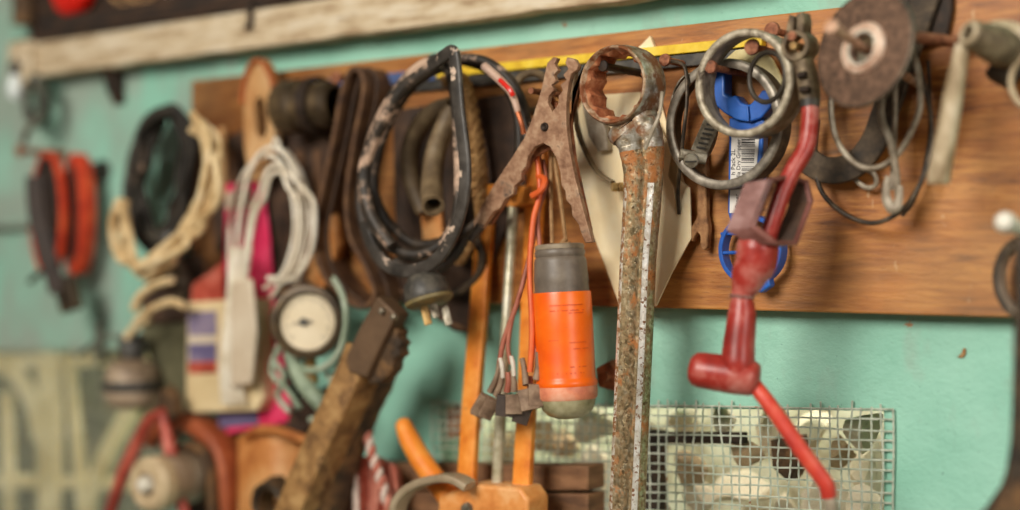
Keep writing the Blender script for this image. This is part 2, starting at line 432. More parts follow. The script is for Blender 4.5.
def lathe(mb, prof, origin, axis, seg=40, closed=False):
    """prof = [(r, h)] in metres about axis"""
    ax = Vector(axis).normalized()
    u = ax.orthogonal().normalized(); v = ax.cross(u)
    loops = [[Vector(origin) + ax * h + (u * math.cos(2 * PI * j / seg) + v * math.sin(2 * PI * j / seg)) * max(r, 1e-5) for j in range(seg)] for r, h in prof]
    return loft(mb, loops, closed_v=closed)

def torus_w(mb, c, axis, R, r, seg=48, rs=10, sq=1.0):
    ax = Vector(axis).normalized(); u = ax.orthogonal().normalized(); v = ax.cross(u)
    loops = []
    for i in range(seg):
        a = 2 * PI * i / seg; d = u * math.cos(a) + v * math.sin(a)
        loops.append([Vector(c) + d * (R + r * math.cos(2 * PI * j / rs)) + ax * (r * sq * math.sin(2 * PI * j / rs)) for j in range(rs)])
    return loft(mb, loops, closed_v=True)

def prism(mb, pts, depth):
    """closed outline of world points, extruded by the vector depth"""
    n = len(pts); d = Vector(depth)
    fs = [tuple(range(n)), tuple(range(2 * n - 1, n - 1, -1))]
    fs += [(i, i + n, (i + 1) % n + n, (i + 1) % n) for i in range(n)]
    return mb.add(list(pts) + [p + d for p in pts], fs)

def plate(mb, pp, o, thick):
    """outline in picture points on the plane o mm from the wall, thick mm deep towards the wall"""
    return prism(mb, [W(x, y, o) for x, y in pp], (0, thick / 1000, 0))

def box(mb, c, size, rot=None):
    c = Vector(c); R = rot or Matrix.Identity(3)
    vs = [c + R @ Vector((sx * size[0] / 2, sy * size[1] / 2, sz * size[2] / 2)) for sx in (-1, 1) for sy in (-1, 1) for sz in (-1, 1)]
    return mb.add(vs, [(0, 1, 3, 2), (4, 6, 7, 5), (0, 4, 5, 1), (2, 3, 7, 6), (0, 2, 6, 4), (1, 5, 7, 3)])

def rot(ax, deg):
    return Matrix.Rotation(math.radians(deg), 3, ax)

def clean(n):
    return n

def link(name, mb, mat, parent=None, smooth=40, bevel=0.0, seg=2, origin=None):
    if parent is not None:
        org = parent['_o']; org = Vector(org)
    else:
        org = Vector(origin) if origin is not None else sum(mb.v, Vector()) / len(mb.v)
    me = bpy.data.meshes.new(name)
    me.from_pydata([v - org for v in mb.v], [], mb.f)
    bm = bmesh.new(); bm.from_mesh(me)
    bmesh.ops.recalc_face_normals(bm, faces=bm.faces)
    bm.to_mesh(me); bm.free()
    me.materials.append(M[mat] if isinstance(mat, str) else mat)
    if smooth:
        for p in me.polygons:
            p.use_smooth = True
        me.set_sharp_from_angle(angle=math.radians(smooth))
    ob = bpy.data.objects.new(name, me)
    COL.objects.link(ob)
    if parent is not None:
        ob.parent = parent
    else:
        ob.location = org
    ob['_o'] = tuple(org)
    if bevel:
        b = ob.modifiers.new('soft_edges', 'BEVEL')
        b.width = bevel / 1000; b.segments = seg; b.limit_method = 'ANGLE'; b.angle_limit = math.radians(35)
    return ob

def tag(o, label, cat, group=None):
    o['label'] = label; o['category'] = cat
    if group:
        o['group'] = group
    return o

def thing(name, label, cat, at, group=None):
    o = bpy.data.objects.new(name, None)
    o.empty_display_size = 0.01
    o.location = at; o['_o'] = tuple(at)
    COL.objects.link(o)
    return tag(o, label, cat, group)

def struct(name, mb, mat, smooth=0):
    o = link(name, mb, mat, smooth=smooth, origin=(0, 0, 0)); o['kind'] = 'structure'
    return o

def text_mesh(s, size, mat_key, name, parent, at, xdir, ydir, depth=0.0003, label=None):
    cu = bpy.data.curves.new(name, 'FONT'); cu.body = s; cu.size = size; cu.extrude = depth; cu.resolution_u = 3
    cu.align_x = 'LEFT'; cu.align_y = 'CENTER'
    tmp = bpy.data.objects.new(name, cu); COL.objects.link(tmp)
    bpy.context.view_layer.update()
    me = bpy.data.meshes.new_from_object(tmp.evaluated_get(bpy.context.evaluated_depsgraph_get()))
    bpy.data.objects.remove(tmp); bpy.data.curves.remove(cu)
    x = Vector(xdir).normalized(); z = x.cross(Vector(ydir)).normalized(); y = z.cross(x)
    org = Vector(parent['_o'])
    for v in me.vertices:
        v.co = Vector(at) + x * v.co.x + y * v.co.y + z * v.co.z - org
    me.materials.clear(); me.materials.append(M[mat_key])
    ob = bpy.data.objects.new(name, me); COL.objects.link(ob); ob.parent = parent; ob['_o'] = parent['_o']
    return ob
WORLD, P1, P2, P3, P4, EXPO, FSTOP = 0.12, 43.5, 21.0, 1.0, 8.0, 0.03, 1.7
# ================================================================== THE SETTING
def build_wall():
    xs = [-2.2, W(-70, 352, 0).x, W(172, 352, 0).x, W(441, 412, 0).x, W(884, 417, 0).x, 1.1]
    zb, zt = -0.85, 0.8
    tops = {1: (W(-70, 352, 0).z, W(172, 350, 0).z), 3: (W(441, 405, 0).z, W(884, 411, 0).z)}
    mb = MB(); th = 0.05
    for i in range(5):
        x0, x1 = xs[i], xs[i + 1]
        if i in tops:
            a, b = tops[i]
            q = [(x0, a), (x1, b), (x1, zt), (x0, zt)]
            mb.add([(x0, 0, a), (x1, 0, b), (x1, th, b), (x0, th, a)], [(0, 1, 2, 3)])
            mb.add([(x0, 0, zb), (x0, th, zb), (x0, th, a), (x0, 0, a)], [(0, 1, 2, 3)])
            mb.add([(x1, 0, zb), (x1, th, zb), (x1, th, b), (x1, 0, b)], [(0, 3, 2, 1)])
        else:
            q = [(x0, zb), (x1, zb), (x1, zt), (x0, zt)]
        mb.add([(x, 0, z) for x, z in q] + [(x, th, z) for x, z in q], [(0, 1, 2, 3), (7, 6, 5, 4)])
    struct('wall_back', mb, 'wall')
    mb = MB(); box(mb, (-0.55, 0.19, -0.1), (3.4, 0.04, 1.6)); struct('wall_recess', mb, 'recess')
    mb = MB(); box(mb, (-0.55, -0.6, -0.88), (3.4, 2.0, 0.06)); struct('floor', mb, 'concrete')
build_wall()

# wire grids over the two vents: straight wires crossing under and over each other
def grid(mb, tl, tr, bl, br, nx, nz, r, o, ragged=0.0):
    def P(u, v):
        a = Vector(tl).lerp(Vector(tr), u); b = Vector(bl).lerp(Vector(br), u)
        return a.lerp(b, v)
    for i in range(nx):
        u = i / (nx - 1); pts = []
        v0 = -random.random() * ragged
        ju = random.uniform(-.25, .25) / nx
        for j in range(nz * 2 + 1):
            v = v0 + (1 - v0) * j / (nz * 2)
            p = P(u + ju * math.sin(v * 9 + i), v); p.y -= r * 0.9 * math.sin(PI * j + PI * i + PI / 2) if j % 2 == 0 else 0
            pts.append(p)
        tube_w(mb, pts, r, 5)
    for j in range(nz):
        v = j / (nz - 1); pts = []
        jv = random.uniform(-.2, .2) / nz
        for i in range(nx * 2 + 1):
            u = i / (nx * 2)
            p = P(u, v + jv * math.sin(u * 12 + j)); p.y += r * 0.9 * (1 if (i + 2 * j) % 4 < 2 else -1) * (1 if i % 2 == 0 else 0)
            pts.append(p)
        tube_w(mb, pts, r, 5)
mb = MB()
grid(mb, W(433, 403, 3), W(893, 409, 3), W(433, 545, 3), W(893, 575, 3), 54, 17, 0.00068, 3, 0.05)
o = link('wire_mesh', mb, 'mesh', smooth=60)
tag(o, 'square galvanised wire mesh over the wall opening below the brown board', 'wire mesh')
mb = MB()
grid(mb, W(-60, 346, 3), W(178, 344, 3), W(-60, 560, 3), W(178, 560, 3), 60, 40, 0.0004, 3)
o = link('wire_mesh', mb, 'mesh', smooth=60)
tag(o, 'fine blurred wire mesh in front of pale crossed timber slats', 'wire mesh')

# broken masonry seen through the mesh
def chunk_mesh(seed, mat):
    bm = bmesh.new(); bmesh.ops.create_icosphere(bm, subdivisions=3, radius=1)
    rs = random.Random(seed)
    off = Vector((rs.random() * 40, rs.random() * 40, 0))
    planes = [(Vector((rs.uniform(-1, 1), rs.uniform(-1, 1), rs.uniform(-1, 1))).normalized(), rs.uniform(.36, .66)) for _ in range(11)]
    for v in bm.verts:
        for nrm, d in planes:
            k = v.co.dot(nrm)
            if k > d:
                v.co -= nrm * (k - d)
        v.co *= 1 + 0.08 * noise.noise(v.co * 2.5 + off)
    me = bpy.data.meshes.new('masonry_chunk'); bm.to_mesh(me); bm.free()
    for p in me.polygons:
        p.use_smooth = True
    me.set_sharp_from_angle(angle=math.radians(28))
    me.materials.append(M[mat])
    return me
CH = [chunk_mesh(i, 'rubble') for i in range(3)]
CHD = [chunk_mesh(i + 5, 'rubble_dim') for i in range(2)]
spots = [(600, 425, 26, 0, 1), (640, 424, 20, 0, 2), (682, 422, 22, 0, 0), (724, 428, 22, 0, 1), (770, 426, 26, 0, 2), (815, 424, 24, 0, 0), (860, 428, 30, 0, 1),
         (598, 470, 30, 0, 2), (606, 515, 28, 0, 0), (690, 465, 26, 1, 0), (703, 498, 24, 0, 1), (742, 490, 28, 0, 2), (745, 455, 22, 1, 1), (818, 500, 26, 0, 0),
         (868, 472, 28, 0, 2), (862, 512, 26, 0, 1), (838, 452, 20, 1, 0), (785, 510, 22, 0, 2), (655, 505, 20, 1, 1),
         (462, 442, 24, 1, 0), (502, 446, 26, 1, 1), (540, 440, 24, 1, 0), (568, 448, 20, 1, 1)]
for i, (x, y, s, dim, k) in enumerate(spots):
    ob = bpy.data.objects.new('masonry_chunk', (CHD if dim else CH)[k % (2 if dim else 3)])
    COL.objects.link(ob)
    oo = -40 - (i % 3) * 22
    c = W(x, y, oo); q = S(x, y, oo)
    ob.location = c
    ob.scale = (s * q * 1.2, s * q * .9, s * q * (0.75 if y < 430 else 1.0))
    ob.rotation_euler = (random.uniform(-.3, .3), random.uniform(0, 6), random.uniform(0, 6))
    if dim:
        tag(ob, 'dusty brown brick lump behind the wire mesh', 'brick', 'brown brick lumps behind the mesh')
    else:
        tag(ob, 'whitish broken mortar lump behind the wire mesh', 'rubble', 'whitish mortar lumps behind the mesh')
# dark crossbar and post in the opening
t = thing('vent_frame', 'dark weathered bar frame standing behind the wire mesh, dark crossbar and post', 'frame', W(690, 450, -22))
mb = MB(); sweep(mb, [W(640, 437, -24), W(745, 438, -24)], rrect(.008, .008, .001), UP); link('crossbar', mb, 'dark_wood', t)
mb = MB(); sweep(mb, [W(657, 430, -27), W(655, 540, -27)], rrect(.013, .010, .001), X3); link('post', mb, 'dark_wood', t)
mb = MB(); pts = [W(770, 440, -32), W(795, 436, -32), W(800, 462, -32), W(788, 482, -32), W(772, 468, -32)]
prism(mb, pts, (0, .02, 0))
o = link('iron_offcut', mb, 'dark_rust', bevel=1.2); tag(o, 'dark jagged iron offcut lying among whitish rubble behind the mesh', 'iron scrap')
mb = MB(); plate(mb, [(436, 408), (478, 404), (480, 432), (437, 440)], -9, 5)
o = link('rusty_sheet', mb, 'rust_inner', bevel=.6); tag(o, 'small rust red sheet behind the mesh beside the flat orange bar', 'metal sheet')
mb = MB()
for i in range(3):
    plate(mb, [(350, 463 + i * 28), (588, 466 + i * 28), (588, 491 + i * 28), (350, 489 + i * 28)], 26, 22)
o = link('wooden_crate', mb, 'brown_box', bevel=1.5); tag(o, 'dark brown wooden crate side of planks below the orange bars', 'crate')

# pale slats behind the far mesh
t = thing('slat_trellis', 'pale crossed timber slats behind the fine blurred mesh', 'trellis', W(60, 500, -20))
for pp, w in (([(50, 352), (50, 560)], 34), ([(-30, 356), (190, 352)], 26), ([(140, 395), (100, 470), (78, 560)], 19), ([(-20, 352), (14, 372), (34, 405), (40, 440)], 20), ([(6, 392), (12, 560)], 14), ([(-30, 480), (190, 486)], 12), ([(70, 360), (88, 560)], 13)):
    mb = MB(); q = S(60, 430, -20); o_ = -8 - random.random() * 8
    sweep(mb, catmull([W(x, y, o_) for x, y in pp], False, 6), rrect(.009, w * q, .002), Y3); link('slat', mb, 'pale_wood', t)
mb = MB(); plate(mb, [(-70, 340), (190, 340), (190, 580), (-70, 580)], -60, 6)
o = link('olive_sheet', mb, 'olive', bevel=.5); tag(o, 'dark olive sheet standing behind the pale slats', 'sheet')

# the board the tools hang on
t = thing('tool_board', 'long brown wooden board on the mint wall carrying the hanging tools', 'board', W(640, 308, 9))
mb = MB()
x0, x1 = W(191, 200, 18).x, W(1120, 200, 18).x
zt0, zt1 = W(191, 80, 18).z, W(840, 8, 18).z
zt = (zt0 + zt1) / 2 ; zb = (W(700, 309, 18).z + W(1000, 317.5, 18).z) / 2
box(mb, ((x0 + x1) / 2, -0.009, (zt + zb) / 2), (x1 - x0, 0.0178, zt - zb))
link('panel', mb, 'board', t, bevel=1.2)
print('board', zt0, zt1, zb, W(640, 308, 18).z, W(1000, 317.5, 18).z)

# long painted bar behind the tools
BZ = W(620, 57.5, 24).z
t = thing('painted_bar', 'long straight bar painted blue and yellow along the top of the board', 'bar', Vector((W(620, 57, 24).x, -.024, BZ)))
xa, xm, xb = W(262, 80, 24).x, W(436, 75, 24).x, W(762, 45, 24).x
mb = MB(); box(mb, ((xa + xm) / 2, -.0215, BZ + .0015), (xm - xa, .0065, .009)); link('blue_edge', mb, 'blue_paint', t, bevel=.6)
mb = MB(); box(mb, ((xm + xb) / 2 + .0002, -.0215, BZ + .0018), (xb - xm, .0065, .0066)); link('yellow_edge', mb, 'yellow', t, bevel=.6)
mb = MB(); box(mb, ((xa + xb) / 2, -.0205, BZ - .0062), (xb - xa, .0045, .0085)); link('black_edge', mb, 'black_paint', t, bevel=.6)

# ================================================================== THE SHELF AT THE TOP
t = thing('wall_shelf', 'narrow wooden shelf high on the mint wall with a flaking cream front rail', 'shelf', W(300, 30, 12))
zc = (W(60, 76, 26).z + W(560, 4, 26).z) / 2
xl, xr = W(12, 60, 26).x, W(760, 0, 26).x
hb = 0.036
mb = MB()
n = 60; loops = []
for i in range(n + 1):
    x = xl + (xr - xl) * i / n
    dz = .0018 * noise.noise(Vector((x * 30, 0, 0))); du = .0035 * noise.noise(Vector((x * 22, 5, 0)))
    loops.append([Vector((x, -.026, zc + dz)), Vector((x, -.008, zc + dz)), Vector((x, -.008, zc + hb + du)), Vector((x, -.026, zc + hb + du))])
loft(mb, loops); link('front_rail', mb, 'beam', t, bevel=1.2, smooth=50)
ZS = zc + hb + .004
mb = MB(); box(mb, ((xl + xr) / 2, -.0135, zc + hb + .000), (xr - xl - .01, .025, .008)); link('shelf_board', mb, 'dark_wood', t, bevel=.8)
mb = MB(); box(mb, (xl + .026, -.031, zc + .010), (.036, .010, .050)); link('end_block', mb, 'beam', t, bevel=1.5)
for px in (110,):
    x = W(px, 80, 12).x
    mb = MB(); prism(mb, [Vector((x - .009, -.0005, zc + .001)), Vector((x - .009, -.016, zc + .001)), Vector((x - .009, -.010, zc - .020)), Vector((x - .009, -.0005, zc - .034))], (.018, 0, 0))
    link('bracket', mb, 'dark_wood', t, bevel=1)
mb = MB(); box(mb, ((xl + xr) / 2, -.003, ZS + .06), (xr - xl, .005, .119))
o = link('dark_plank', mb, 'dark_wood', bevel=1); tag(o, 'dark plank standing against the wall on the narrow shelf', 'plank')  # added to make the space above the shelf dark
mb = MB(); box(mb, ((xl + xr) / 2 - .1, -.0155, ZS + .0085), (xr - xl - .3, .019, .0165))
o = link('dark_batten', mb, 'dark_wood', bevel=1.2); tag(o, 'dark batten lying along the top of the narrow shelf', 'batten')
def on_shelf(px, o_):
    p = W(px, 0, o_); p.z = ZS + .017; return p
c = on_shelf(78, 11) + UP * .0308
t = thing('jar_lid', 'glossy red plastic lid leaning on the shelf above the cream rail', 'lid', c)
tilt = (-Y3 + UP * .05).normalized()
mb = MB(); lathe(mb, [(0, .013), (.0265, .013), (.0295, .011), (.0305, .003), (.0305, -.001), (0, -.001)], c, tilt, 44); link('crown', mb, 'red_gloss', t)
mb = MB(); u_ = tilt.cross(X3).normalized()
for k in range(40):
    a = 2 * PI * k / 40; d = X3 * math.cos(a) + u_ * math.sin(a)
    box(mb, c + d * .0304 + tilt * .005, (.0018, .009, .0018), rot('Y', math.degrees(a)))
link('grip_ridge', mb, 'red_gloss', t)
mb = MB(); torus_w(mb, c + tilt * .0132, tilt, .021, .0011); link('raised_ring', mb, 'red_gloss', t)
for px, kind in ((126, 0), (140, 1), (168, 2), (188, 3)):
    c = on_shelf(px, 15 + kind * 1.5); mb = MB()
    torus_w(mb, c + Vector((0, 0, .0188)), CF * .8 + X3 * (.2 * kind - .3), .0165, .0022)
    o = link('wire_ring', mb, 'cord' if kind < 2 else 'wire_dark'); tag(o, ['tan cord ring standing on the shelf beside the red lid', 'tan cord ring leaning on another ring on the shelf', 'dark wire ring on the shelf past the tan cord rings', 'dark wire ring on the shelf nearest the dark tin'][kind], 'ring')
for px, r, h, nm in ((24, .0115, .05, 'slim dark rusty tin at the far end of the shelf'), (222, .0115, .04, 'slim dark rusty tin on the shelf above the wooden peg'), (243, .010, .035, 'shorter slim rusty tin on the shelf beside the iron hook')):
    c = on_shelf(px, 13)
    t = thing('tin_can', nm, 'tin', c)
    mb = MB(); lathe(mb, [(0, 0), (r, 0), (r * 1.04, .001), (r * 1.04, .003), (r, .004), (r, h - .004), (r * 1.04, h - .003), (r * 1.04, h), (r * .96, h), (r * .96, h - .004), (0, h - .004)], c, UP, 32); link('can_body', mb, 'dark_rust', t)
    mb = MB(); torus_w(mb, c + Vector((0, 0, h * .62)), UP, r * 1.0, .0009); link('seam_rib', mb, 'dark_steel', t)
mb = MB(); zz = ZS + .0035
hx = W(253, 14, 26).x
tube_w(mb, catmull([Vector((hx, -.010, ZS + .03)), Vector((hx, -.020, ZS + .012)), Vector((hx, -.029, ZS - .004)), Vector((hx, -.029, ZS - .018)), Vector((hx - .002, -.033, ZS - .024))], False, 8), .0026, 8)
o = link('iron_hook', mb, 'dark_nail'); tag(o, 'dark iron hook hung over the cream shelf rail', 'hook')

# ================================================================== FAR PART OF THE WALL
t = thing('light_bulb', 'small frosted white bulb hanging near the end of the cream rail', 'bulb', W(15, 84, 40))
mb = MB(); q = S(15, 84, 40); lathe(mb, [(0.1 * q, -15 * q), (4 * q, -14 * q), (7.4 * q, -8 * q), (8 * q, -2 * q), (6.5 * q, 6 * q), (4.5 * q, 11 * q), (4 * q, 13 * q), (0, 13 * q)], W(15, 86, 40), UP, 28); link('globe', mb, 'lamp_glass', t)
mb = MB(); lathe(mb, [(0, 11 * q), (5 * q, 11 * q), (5.4 * q, 14 * q), (5 * q, 17 * q), (5.4 * q, 20 * q), (4 * q, 24 * q), (0, 24 * q)], W(15, 86, 40), UP, 20); link('socket', mb, 'black_paint', t)
mb = MB(); tube(mb, [(15, 64, 40), (16, 52, 30), (20, 40, 30)], 1.6, 8); link('cord', mb, 'wire_dark', t)
t = thing('wire_bundle', 'grey knotted bundle of wire hanging beside the white bulb', 'wire', W(38, 130, 30))
for k in range(7):
    mb = MB(); cx, cy = 37 + random.uniform(-5, 5), 105 + random.uniform(-8, 8); a, b = random.uniform(7, 13), random.uniform(16, 28)
    tube(mb, [(cx + a * math.cos(s * PI / 4), cy + b * math.sin(s * PI / 4), 16 + k * 4 + random.uniform(-3, 3)) for s in range(8)], 2.3, 7, True); link('loop', mb, 'grey_lump', t)
mb = MB(); tube(mb, [(30, 128, 44), (26, 134, 44), (24, 142, 40)], 3.2, 8); link('tail', mb, 'dark_rust', t)
mb = MB(); tube(mb, [(-40, 228, 4), (0, 229, 4), (30, 227, 4), (45, 229, 4)], 3.2, 8)
o = link('wall_cable', mb, 'grey_lump'); tag(o, 'grey cable running level along the bare far wall', 'cable')
t = thing('round_stopper', 'dark round stopper on the mint wall between red straps and black coil', 'stopper', W(104, 170, 6)); q = S(104, 170, 6)
mb = MB(); lathe(mb, [(0, 0), (11 * q, 0), (11 * q, .004), (0, .004)], W(104, 171, 0), -Y3, 24); link('plate', mb, 'black_paint', t)
mb = MB(); lathe(mb, [(0, .004), (5 * q, .004), (5 * q, .010), (8 * q, .014), (8 * q, .020), (5 * q, .024), (0, .024)], W(104, 171, 0), -Y3, 24); link('knob', mb, 'black_paint', t)
mb = MB(); tube(mb, [(100, 320, 8), (99, 345, 8), (102, 362, 8)], 5, 10); o = link('wall_pipe', mb, 'grey_lump'); tag(o, 'short grey pipe on the wall left of the black topped valve', 'pipe')

# orange red webbing rings with dark lining and buckle
t = thing('webbing_strap', 'orange red webbing strap coiled in two rings on the far mint wall', 'strap', W(65, 230, 30))
def ring_strap(cx, cy, rx, ry, o_, w, mat, nm, thick=2.6):
    mb = MB(); pts = catmull([W(cx + rx * math.cos(a * PI / 6), cy + ry * math.sin(a * PI / 6), o_) for a in range(12)], True, 5)
    sweep(mb, pts, rrect(w / 1000, thick / 1000, .0008), Y3, True); return link(nm, mb, mat, t)
ring_strap(49, 214, 15, 60, 46, 9, 'strap_red', 'ring', 3.2); ring_strap(79, 214, 11, 59, 28, 14, 'strap_red', 'ring', 3.2)
ring_strap(49, 214, 11.5, 56, 46, 10, 'strap_dark', 'lining', 2)
ring_strap(48, 214, 8.5, 50, 45, 12, 'strap_dark', 'lining', 3)
ring_strap(48, 216, 5, 44, 44, 13, 'strap_dark', 'lining', 3)
ring_strap(78, 214, 7.5, 55, 28, 15, 'strap_red', 'lining', 3)
ring_strap(77, 214, 4, 48, 28, 15, 'strap_dark', 'lining', 3)
mb = MB(); band(mb, [(34, 176, 57), (37, 215, 58), (46, 250, 57), (58, 292, 52)], 17, 3, up=CR); link('loose_end', mb, 'strap_dark', t)
mb = MB(); plate(mb, [(50, 278), (70, 274), (76, 308), (60, 314)], 50, 9); link('buckle', mb, 'dark_steel', t, bevel=1.5)
mb = MB(); tube(mb, [(58, 268, 52), (44, 270, 52), (30, 282, 52)], 3, 8); link('buckle_lever', mb, 'dark_steel', t)
mb = MB(); lathe(mb, [(0, 0), (.004, 0), (.003, .05), (.006, .052), (.006, .055), (0, .055)], W(66, 154, 0), -Y3, 16); o = link('nail', mb, 'nail'); tag(o, 'rusty nail holding up the orange red webbing strap', 'nail')

# ---- black and cream coils
t = thing('cable_coil', 'black cable coil hanging left of the board end', 'cable', W(165, 220, 40))
for k in range(12):
    mb = MB(); j = lambda s: random.uniform(-s * 1.7, s * 1.7)
    pp = [(170 + j(4), 112 + j(3)), (150 + j(5), 130 + j(4)), (140 + j(5), 165 + j(5)), (134 + j(5), 200 + j(6)), (146 + j(5), 240 + j(5)), (162 + j(4), 248 + j(8)), (178 + j(4), 215 + j(5)), (186 + j(4), 175 + j(5)), (187 + j(4), 135 + j(4))]
    oo = 22 + k * 2.4
    tube(mb, [(x, y, oo + j(3)) for x, y in pp], 4.3, 8, True, 6); link('cable_turn', mb, 'cable_black' if k % 3 == 0 else 'black_cord', t)
mb = MB(); band(mb, [(148, 232, 62), (160, 238, 66), (174, 236, 60)], 9, 3, up=UP); link('tie', mb, 'black_paint', t)
mb = MB(); tube(mb, [(164, 245, 50), (176, 262, 46), (184, 285, 44), (178, 300, 44)], 7, 10); link('tail', mb, 'rubber', t)
t = thing('cord_coil', 'thick cream cord coil with drooping ends beside the black coil', 'cord', W(170, 260, 40))
for k in range(8):
    mb = MB(); j = lambda s: random.uniform(-s * 3.0, s * 3.0)
    pp = [(196 + j(2), 122 + j(3)), (209 + j(3), 140), (211 + j(3), 175), (203 + j(4), 205), (190 + j(4), 230), (170 + j(4), 250), (146 + j(4), 268 + j(3)), (128 + j(3), 258), (119 + j(3), 225), (121 + j(2), 200)]
    tube(mb, [(x, y, 68 + k * 1.6 + j(1)) for x, y in pp], 3.9, 8, False, 6); link('cord_turn', mb, 'cream_rope', t)
for pp in ([(136, 272), (152, 262), (168, 252), (172, 262), (150, 276), (140, 274)], [(134, 310), (140, 296), (155, 285), (172, 280)], [(136, 322), (150, 310), (170, 302), (184, 306)]):
    mb = MB(); tube(mb, [(x, y, 66) for x, y in pp], 4.2, 8); link('cord_end', mb, 'cream_rope', t)
t = thing('leather_pouch', 'dark drooping leather pouch below the black coil', 'pouch', W(180, 300, 30))
mb = MB(); plate(mb, [(150, 266), (196, 252), (204, 262), (200, 300), (186, 322), (140, 326), (138, 296)], 20, 14); link('body', mb, 'leather_dark', t, bevel=4, seg=3)
mb = MB(); plate(mb, [(150, 266), (196, 252), (200, 264), (176, 284), (148, 288)], 23, 3); link('flap', mb, 'leather_dark', t, bevel=1)
mb = MB(); plate(mb, [(138, 324), (190, 322), (188, 380), (186, 414), (166, 420), (160, 380), (146, 350)], 14, 8)
o = link('olive_cloth', mb, 'olive', bevel=2); tag(o, 'dark olive cloth hanging between the black topped valve and beige carton', 'cloth')
# ---- black topped valve
t = thing('gas_valve', 'black topped brown round valve in front of the far vent mesh', 'valve', W(132, 405, 30)); q = S(132, 385, 36); c = W(132, 408, 36)
mb = MB(); lathe(mb, [(0, 0), (18 * q, 0), (25 * q, 5 * q), (28 * q, 12 * q), (28 * q, 18 * q), (0, 18 * q)], c, UP, 36); link('lower_body', mb, 'drum', t)
mb = MB(); lathe(mb, [(0, 18 * q), (29 * q, 18 * q), (30 * q, 22 * q), (29 * q, 28 * q), (0, 28 * q)], c, UP, 36); link('flange', mb, 'black_paint', t)
mb = MB(); lathe(mb, [(0, 28 * q), (27 * q, 28 * q), (26 * q, 38 * q), (20 * q, 46 * q), (12 * q, 49 * q), (0, 49 * q)], c, UP, 36); link('upper_body', mb, 'drum', t)
mb = MB(); lathe(mb, [(0, 49 * q), (10 * q, 49 * q), (13 * q, 52 * q), (13 * q, 70 * q), (10 * q, 74 * q), (0, 74 * q)], c, UP, 24); link('knob', mb, 'black_paint', t)
mb = MB(); tube(mb, [(132, 348, 36), (112, 336, 36), (96, 342, 30), (78, 356, 14)], 2.6, 8); link('outlet_pipe', mb, 'grey_lump', t)
mb = MB(); tube(mb, [(126, 338, 50), (136, 326, 46), (150, 318, 40)], 4, 8); link('lever', mb, 'cream_rope', t)

# ---- roller, pliers and leather at the foot of the far wall
t = thing('roller', 'brown grey roller with cream end and silver bolt by the red handles', 'roller', W(160, 488, 60)); q = S(150, 485, 70)
ax = (CF * -0.9 + CR * -0.55).normalized(); c = W(150, 484, 95)
mb = MB(); lathe(mb, [(0, 0), (22 * q, 0), (26 * q, -.004), (26 * q, -.050), (0, -.050)], c, ax, 36); link('drum', mb, 'drum', t)
mb = MB(); lathe(mb, [(11 * q, .002), (12 * q, .005), (22 * q, .005), (26.5 * q, .001), (26.5 * q, -.010), (22 * q, -.012), (11 * q, -.012)], c, ax, 36, True); link('end_ring', mb, 'cream_metal', t)
mb = MB(); lathe(mb, [(0, 0), (9 * q, 0), (9 * q, .008), (6 * q, .011), (0, .012)], c, ax, 6); link('bolt', mb, 'white_metal', t)
t = thing('pliers', 'pliers with faded red handles standing behind the roller', 'pliers', W(150, 450, 60))
mb = MB(); tube(mb, [(164, 412, 70), (150, 420, 68), (136, 446, 66), (122, 478, 70), (108, 520, 72)], [5, 6, 7, 7, 6], 10); link('handle', mb, 'pink_red', t)
mb = MB(); tube(mb, [(162, 414, 70), (166, 430, 70), (170, 450, 70), (176, 480, 70), (186, 520, 70)], [5, 6, 7, 7, 6], 10); link('handle', mb, 'pink_red', t)
mb = MB(); plate(mb, [(154, 416), (158, 392), (166, 386), (174, 398), (174, 416), (164, 424)], 68, 10); link('jaw', mb, 'dark_rust', t, bevel=1.5)
t = thing('motor_casing', 'red brown curved casing standing right of the roller', 'casing', W(205, 500, 40)); q = S(205, 490, 40)
mb = MB(); pts = catmull([W(160, 440, 30), W(180, 420, 30), W(206, 426, 30), W(226, 448, 30), W(234, 480, 30), W(236, 530, 30)], False, 8)
sweep(mb, pts, rrect(.036, .016, .005), Y3); link('shell', mb, 'orange_brown', t)
mb = MB(); pts = catmull([W(172, 452, 52), W(196, 446, 52), W(210, 466, 52), W(214, 520, 52)], False, 8); sweep(mb, pts, rrect(.01, .008, .002), Y3); link('rib', mb, 'dark_rust', t)
mb = MB(); plate(mb, [(180, 462), (206, 458), (214, 520), (178, 520)], 30, 10); link('dark_core', mb, 'dark_steel', t, bevel=2)
t = thing('leather_piece', 'tan leather offcut with curled top below the beige carton', 'leather', W(265, 490, 25))
mb = MB(); loops = []
for i in range(25):
    u = i / 24; x = 238 + 86 * u
    top = 436 - 6 * math.sin(u * PI) + 10 * u; oo = 24 + 10 * math.sin(u * 5)
    col_ = [W(x, top + s * (535 - top), oo + 12 * math.sin(s * 2.6)) for s in [k / 8 for k in range(9)]]
    loops.append(col_ + [p + Vector((0, .003, 0)) for p in reversed(col_)])
loft(mb, loops); link('hide', mb, 'leather_tan', t)
mb = MB(); tube(mb, [(246, 438, 34), (256, 431, 38), (275, 430, 40), (300, 438, 42), (322, 446, 40)], 5, 10); link('rolled_edge', mb, 'leather_tan', t)
t = thing('iron_nut', 'black iron nut lying in front of the tan leather', 'nut', W(268, 500, 70)); q = S(268, 498, 70)
mb = MB(); c = W(268, 504, 70); loops = []
for r_, d in ((14, 0), (24, 0), (26, .003), (26, .014), (24, .017), (14, .017)):
    loops.append([c + (X3 * math.cos(k * PI / 24) + UP * math.sin(k * PI / 24)) * q * r_ * (1 if r_ < 20 else 0.9 / math.cos(((k / 24 * PI + PI / 6) % (PI / 3)) - PI / 6)) + Y3 * d for k in range(48)])
loft(mb, loops, closed_v=True); link('hex_ring', mb, 'dark_rust', t, smooth=25)
